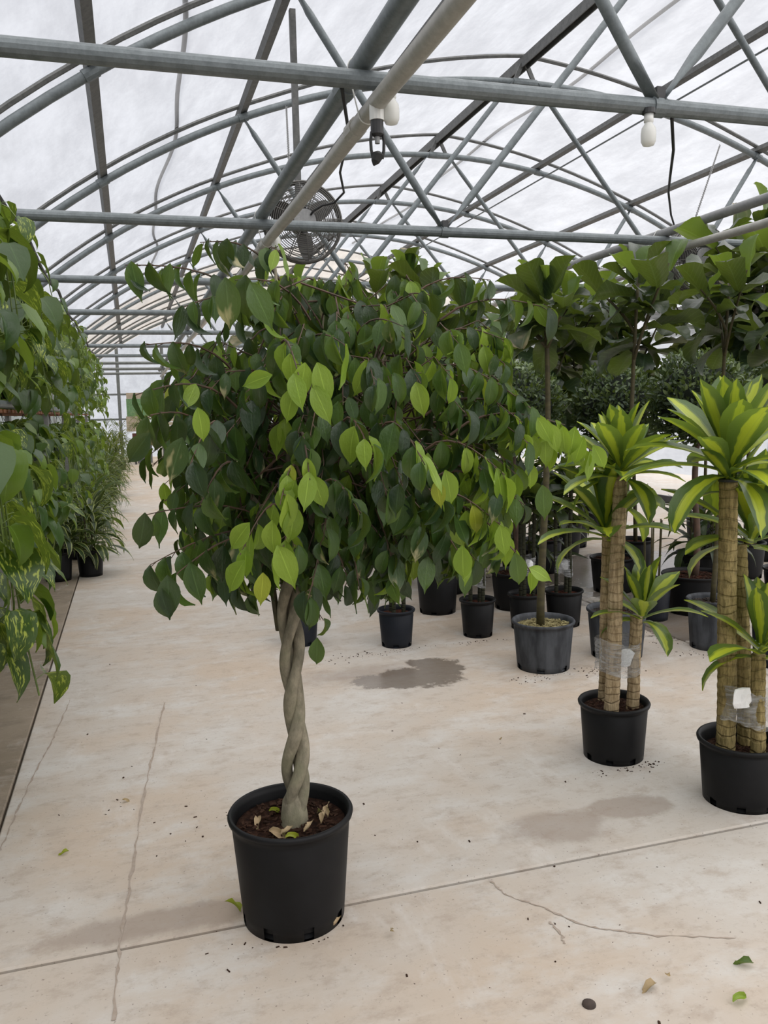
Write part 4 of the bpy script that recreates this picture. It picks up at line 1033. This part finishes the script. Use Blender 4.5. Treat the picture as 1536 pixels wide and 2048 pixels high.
# ---------------------------------------------------------------- left side: shelf rack and hanging pothos
SX = -.80; SZ = 1.70
rack = thing('shelf_rack', 'long steel edged shelf rack with timber slats behind the pothos', 'shelf', (SX, 2.6, 0))
MB().tube([(0, 0, SZ), (0, 16, SZ)], .028, 10).obj('front_rail', M_GALV, rack)
MB().tube([(-.75, 0, SZ), (-.75, 16, SZ)], .028, 10).obj('rear_rail', M_GALV, rack)
for i in range(80):
    MB().box((-.375, .1 + i * .2, SZ - .045), (.78, .12, .022)).obj('slat', M_WOOD, rack)
POSTS = [(SX + x, y) for y in (2.75, 5.85, 9.5, 12.15, 15.45, 18.3) for x in (-.04, -.75)]
for x, y in POSTS:
    MB().box((x - SX, y - 2.6, SZ / 2), (.055, .055, SZ)).obj('post', M_PIPE2, rack)
hr = tag(MB().tube([(-.88, 0, 0), (-.88, 22, 0)], .02, 8).obj('hanger_rail', M_DARK, None, (0, 1.5, 2.93)), 'dark hanger rail carrying the upper pothos baskets', 'rail')
def basket(x, y, z, ztop, label, nv, stuff, seed, group=None, size=1., trail=.6, rad=.17, up=.35, mats=('pothos', 'pothos', 'pothos_var', 'pothos_light'), reach=.3, lpv=11, zmin=None):
    random.seed(seed); t = thing('pothos_basket', label, 'hanging plant', (x, y, z), group)
    bp = MB().lathe([(0, 0), (rad * .7, 0), (rad * .98, .15), (rad * 1.03, .155), (rad * 1.03, .17), (rad * .95, .17), (rad * .93, .14), (0, .13)], 28).obj('basket_pot', M_GREENP, t, smooth=True)
    w = MB()
    for k in range(3):
        a = 2 * PI * k / 3 + seed
        if zmin is not None: break      # stands on the shelf
        MB().tube([(rad * math.cos(a), rad * math.sin(a), .16), (0, 0, ztop - z)], .0025, 4).obj('hanger_wire', M_DARK, bp)
    vines = MB(); items = []
    for i in range(nv):
        a = 2 * PI * (i + random.random()) / nv
        for q in range(10):      # trail clear of the rack posts
            if zmin is not None or z > SZ or not any(abs((px_ - x) * math.sin(a) - (py_ - y) * math.cos(a)) < .12 and 0 < (px_ - x) * math.cos(a) + (py_ - y) * math.sin(a) < .75 for px_, py_ in POSTS): break
            a += .13
        h = Vector((math.cos(a), math.sin(a), 0))
        L = trail * uni(.35, 1.25) * (1.35 if zmin is None and z > SZ and h.x > .6 else 1); r1 = rad + reach * uni(.2, 1.)
        top = up * uni(.1, 1.)
        P = [Vector((0, 0, .14)) + h * rad * .4, Vector((0, 0, .14 + top)) + h * (rad * .8), Vector((0, 0, .12 + top * .7)) + h * r1, Vector((0, 0, -.15 - L * .3)) + h * (r1 + .05), Vector((0, 0, -L)) + h * (r1 + uni(-.06, .10)) + rv(.06)]
        Q = []
        for q in np.linspace(0, 1, 15):
            f = q * 4; k = min(int(f), 3); tt = f - k
            p0 = P[max(k - 1, 0)]; p1 = P[k]; p2 = P[k + 1]; p3 = P[min(k + 2, 4)]
            Q.append(.5 * ((2 * p1) + (p2 - p0) * tt + (2 * p0 - 5 * p1 + 4 * p2 - p3) * tt * tt + (3 * p1 - p0 - 3 * p2 + p3) * tt ** 3))
        if zmin is not None: Q = [Vector((p.x, p.y, max(p.z, zmin))) for p in Q]
        elif z > SZ: Q = [Vector((p.x, p.y, min(p.z, 2.86 - z))) for p in Q]
        if zmin is None and z > SZ and h.x < .15: Q = [Vector((p.x, p.y, max(p.z, -.12))) for p in Q]
        vines.tube(Q, .0042, 5, cap=False)
        for j in range(lpv):
            q = (j + random.random()) / lpv * 13.9; k = int(q); p = Q[k].lerp(Q[k + 1], q - k)
            sd = h.cross(Vector((0, 0, 1))) * (1 if j % 2 else -1); out = (h * uni(.4, 1.) + sd * uni(.2, .9)).normalized()
            pp = p + out * uni(.03, .06) + Vector((0, 0, uni(0, .03)))
            vines.tube([p, pp], .0022, 3, cap=False)
            d = out * uni(.4, .9) + Vector((0, 0, -uni(.3, 1.))) + rv(.2); n_ = out * .6 + Vector((0, 0, .8)) + rv(.3)
            items.append((random.choice(('pot0', 'pot1', 'pot2')), random.choice(mats), frame(pp, d, n_, size * uni(.65, 1.2))))
    o = vines.obj('vines', M_VINE, t); o['kind'] = 'stuff'
    if stuff: later_leaves('foliage', items, t)
    else:
        for tt, m, M in items[:300]: add_leaf(t, tt, m, M)
        if items[300:]: later_leaves('foliage', items[300:], t)
    return t
M_VINE = simple('green_vine', (.16, .22, .05), (.10, .15, .03), .5, 20)
for i, y in enumerate([4.6, 5.5, 6.5, 7.5, 8.6, 9.8, 11.2, 12.8, 14.6, 16.6, 19]):
    near = i < 5
    basket(-.92, y, 2.28 + .06 * math.sin(i * 2.1), 2.93, 'golden pothos in an upper basket over the shelf, %s along from the near end' % ORD[i], 24 if near else 20, not near, 200 + i, 'upper pothos baskets', (1.5, 1.4, 1.3, 1.2, 1.1)[i] if near else 1.1, .34 if near else .42, up=.46, reach=.26)
NV = ('pothos_var', 'pothos_var', 'pothos', 'pothos_light')
for i, (x, y, z) in enumerate([(-.86, 3.5, 1.22), (-.92, 4.5, 1.22), (-.92, 5.3, 1.22), (-.92, 6.9, 1.2), (-.90, 8.1, 1.2), (-.86, 10.1, 1.14), (-.86, 11.3, 1.12), (-.86, 12.9, 1.12), (-.86, 14.3, 1.12), (-.86, 16.9, 1.12)]):
    if i == 0: lab, g = 'variegated pothos in the lower basket nearest the picture edge, trailing over the floor', None
    else: lab, g = 'trailing pothos in a lower basket beneath the shelf, %s along from the near end' % ORD[i], 'lower pothos baskets'
    basket(x, y, z, SZ - .054, lab, 24 if i < 4 else 20, i >= 4, 300 + i, g, (1.75, 1.5, 1.35, 1.2)[i] if i < 4 else 1.05, (.6, .34, .28, .28)[i] if i < 4 else .4, up=.25, mats=NV if i < 2 else ('pothos', 'pothos', 'pothos_var', 'pothos_light'), reach=.25)
for i, y in enumerate([5.2, 6.4, 7.8, 9.4, 11.5, 13.5]):
    basket(-1.34, y, SZ - .034, SZ + .3, 'pothos pot on top of the shelf rack, %s from its near end' % ORD[i], 16, True, 400 + i, 'pothos pots on the shelf', 1.0, .2, rad=.14, up=.14, reach=.10, zmin=.08)
# ---------------------------------------------------------------- far end furniture
tb = thing('potting_table', 'dark red potting table near the far end wall', 'table', (.62, 29.5, 0))
MB().box((0, 0, .95), (1.1, .7, .16)).obj('table_top', simple('dark_red_board', (.10, .03, .025), (.06, .02, .018), .7), tb)
for sx in (-.48, .48):
    for sy in (-.28, .28): MB().box((sx, sy, .44), (.06, .06, .88)).obj('leg', M_DARK, tb)
bush(.4, 29.5, .12, .2, 'bright fern like plant on the dark red table', M_BLACKP, 'grass', ['grass', 'pothos_light'], 90, .3, .4, stuff=True, seed=91, size=1.3, z0=1.03)
bush(.95, 29.5, .12, .2, 'small leafy plant at the table end by the far door', M_BLACKP, 'grass', ['grass'], 60, .25, .3, stuff=True, seed=92, size=1.1, z0=1.03)
cb = thing('grey_cabinet', 'low grey cabinet beneath the potting table', 'cabinet', (.45, 30.2, 0))
MB().box((0, 0, .36), (.5, .4, .7)).obj('body', M_PIPE2, cb); 
for sx in (-1, 1):
    dd = MB().box((sx * .12, -.205, .36), (.22, .012, .62)).obj('door', M_GALV, cb); MB().box((sx * .03, -.22, .4), (.015, .02, .1)).obj('handle', M_DARK, dd)

# ---------------------------------------------------------------- loose crumbs of soil on the floor
random.seed(5)
b = MB()
def crumbs(cx, cy, rx, ry, n, smax=.012):
    for i in range(n):
        x = cx + random.gauss(0, rx); y = cy + random.gauss(0, ry); q = smax * uni(.15, 1) ** 1.5
        for px_, py_, pr, pz in POTS:
            dd = math.hypot(x - px_, y - py_)
            if pz < .01 and dd < pr + .012: f_ = (pr + .012) / max(dd, .01); x = px_ + (x - px_) * f_; y = py_ + (y - py_) * f_
        b.box((x, y, q * .2), (q * uni(.8, 2.), q * uni(.4, 1), q * .5), Matrix.Rotation(uni(0, 6), 3, 'Z') @ Matrix.Rotation(uni(-.5, .5), 3, 'X'))
for u, v, rx, ry, n in [(710, 1312, .16, .05, 50), (800, 1302, .10, .03, 40), (950, 1284, .10, .03, 40), (1090, 1354, .15, .04, 60), (1190, 1342, .08, .06, 50), (1260, 1340, .10, .06, 60), (1340, 1290, .06, .25, 110), (1290, 1530, .03, .03, 25), (1228, 1545, .10, .02, 30),
                        (430, 1650, .12, .15, 30), (240, 1610, .05, .05, 10), (900, 1900, .8, .35, 24), (1300, 1800, .5, .3, 18), (900, 1500, .7, .6, 26), (560, 1882, .08, .02, 25), (300, 1500, .3, .8, 16)]:
    g = ground(u, v); crumbs(g.x, g.y, rx, ry, n, .0075)
o = b.obj('soil_crumbs', M_CHIPB, None); tag(o, 'dark crumbs of spilled soil scattered over the concrete', 'soil', kind='stuff')

# ---------------------------------------------------------------- grow the waiting leaves clear of their neighbours
from mathutils.bvhtree import BVHTree
bpy.context.view_layer.update()
def top(o):
    while o.parent is not None: o = o.parent
    return o
HARD = {'pot', 'soil', 'basket_pot', 'trunk', 'branch', 'cane', 'pipe_run', 'coupling', 'wire_tie', 'guard', 'guard_spoke', 'guard_band', 'blade', 'hub_plate', 'motor', 'post', 'front_rail', 'rear_rail', 'slat',
        'table_top', 'leg', 'hanger_rail', 'gutter_cable', 'stems', 'vines', 'hanger_wire', 'inner_growth', 'power_cable', 'bottom_chord', 'chain_links', 'plastic_wrap', 'foliage', 'twigs', 'trunk_strand', 'wall_panel', 'wall_post', 'body'}
hard = []; cells = {}
CS = .35
def span(lo, hi): return [(i, j, k) for i in range(int(lo[0] // CS), int(hi[0] // CS) + 1) for j in range(int(lo[1] // CS), int(hi[1] // CS) + 1) for k in range(int(lo[2] // CS), int(hi[2] // CS) + 1)]
for o in list(bpy.data.objects):
    if o.type != 'MESH' or o.name.split('.')[0] not in HARD: continue
    m = o.data; n = len(m.vertices); co = np.empty(n * 3); m.vertices.foreach_get('co', co); co = co.reshape(-1, 3)
    A = np.array(o.matrix_world); W = co @ A[:3, :3].T + A[:3, 3]
    idx = len(hard); hard.append((top(o).name, BVHTree.FromPolygons(W.tolist(), [tuple(p.vertices) for p in m.polygons]), W.min(0) - .004, W.max(0) + .004))
    if np.prod(W.max(0) - W.min(0) + .3) > 30 or (W.max(0) - W.min(0)).max() > 8: cells.setdefault('all', []).append(idx)
    else:
        for c in span(W.min(0), W.max(0)): cells.setdefault(c, []).append(idx)
grown = {}; leaves = []
pick_r = random.Random(11)
def shape(parent, tpl, M):
    A = np.array(M); W = TPL[tpl][0] @ A[:3, :3].T + A[:3, 3] + np.array(parent.location)
    return W, W.min(0), W.max(0)
def hits(rn, W, lo, hi, F):
    tree = None; n = 0; seen = set(); cs = span(lo, hi)
    for c in cs:
        for i in cells.get(c, ()):
            if i in seen: continue
            seen.add(i); h = hard[i]
            if h[0] == rn or (lo > h[3]).any() or (hi < h[2]).any(): continue
            tree = tree or BVHTree.FromPolygons(W.tolist(), F)
            if tree.overlap(h[1]): n += 3
        for i in grown.get(c, ()):
            if -1 - i in seen: continue
            seen.add(-1 - i); g = leaves[i]
            if g[0] == rn or (lo > g[3]).any() or (hi < g[2]).any(): continue
            tree = tree or BVHTree.FromPolygons(W.tolist(), F)
            if tree.overlap(g[1]): n += 1
    for i in cells.get('all', ()):
        h = hard[i]
        if h[0] == rn or (lo > h[3]).any() or (hi < h[2]).any(): continue
        tree = tree or BVHTree.FromPolygons(W.tolist(), F)
        if tree.overlap(h[1]): n += 3
    return n
joined = {}
for parent, grp, tpl, mat, M in PENDING:
    F = TPL[tpl][1]; best = None
    for k in range(40):
        Mk = M
        if k:
            p = M.translation.copy(); inw = Vector((-p.x, -p.y, 0))
            if k > 6 and inw.length > .05: p += inw.normalized() * min(inw.length * .6, .012 * (k - 6)) * pick_r.random()
            ax = Vector((pick_r.gauss(0, 1), pick_r.gauss(0, 1), pick_r.gauss(0, 1.6))).normalized()
            Mk = Matrix.Translation(p) @ Matrix.Rotation(pick_r.uniform(-1, 1) * min(1.3, .25 + .07 * k), 4, ax) @ M.to_3x3().to_4x4() @ Matrix.Scale(max(.45, 1 - .022 * k), 4)
        W, lo, hi = shape(parent, tpl, Mk); n = hits(parent.name, W, lo, hi, F)
        if best is None or n < best[0]: best = (n, Mk, W, lo, hi)
        if n == 0: break
    n, Mk, W, lo, hi = best
    i = len(leaves); leaves.append((parent.name, BVHTree.FromPolygons(W.tolist(), F), lo, hi))
    for c in span(lo, hi): grown.setdefault(c, []).append(i)
    if grp is None: put('leaf', leaf_mesh(tpl, mat), parent, mat4=Mk)
    else: joined.setdefault((parent.name, grp), [parent, []])[1].append((tpl, mat, Mk))
for (pn, grp), (parent, items) in joined.items(): join_leaves(grp, items, parent)
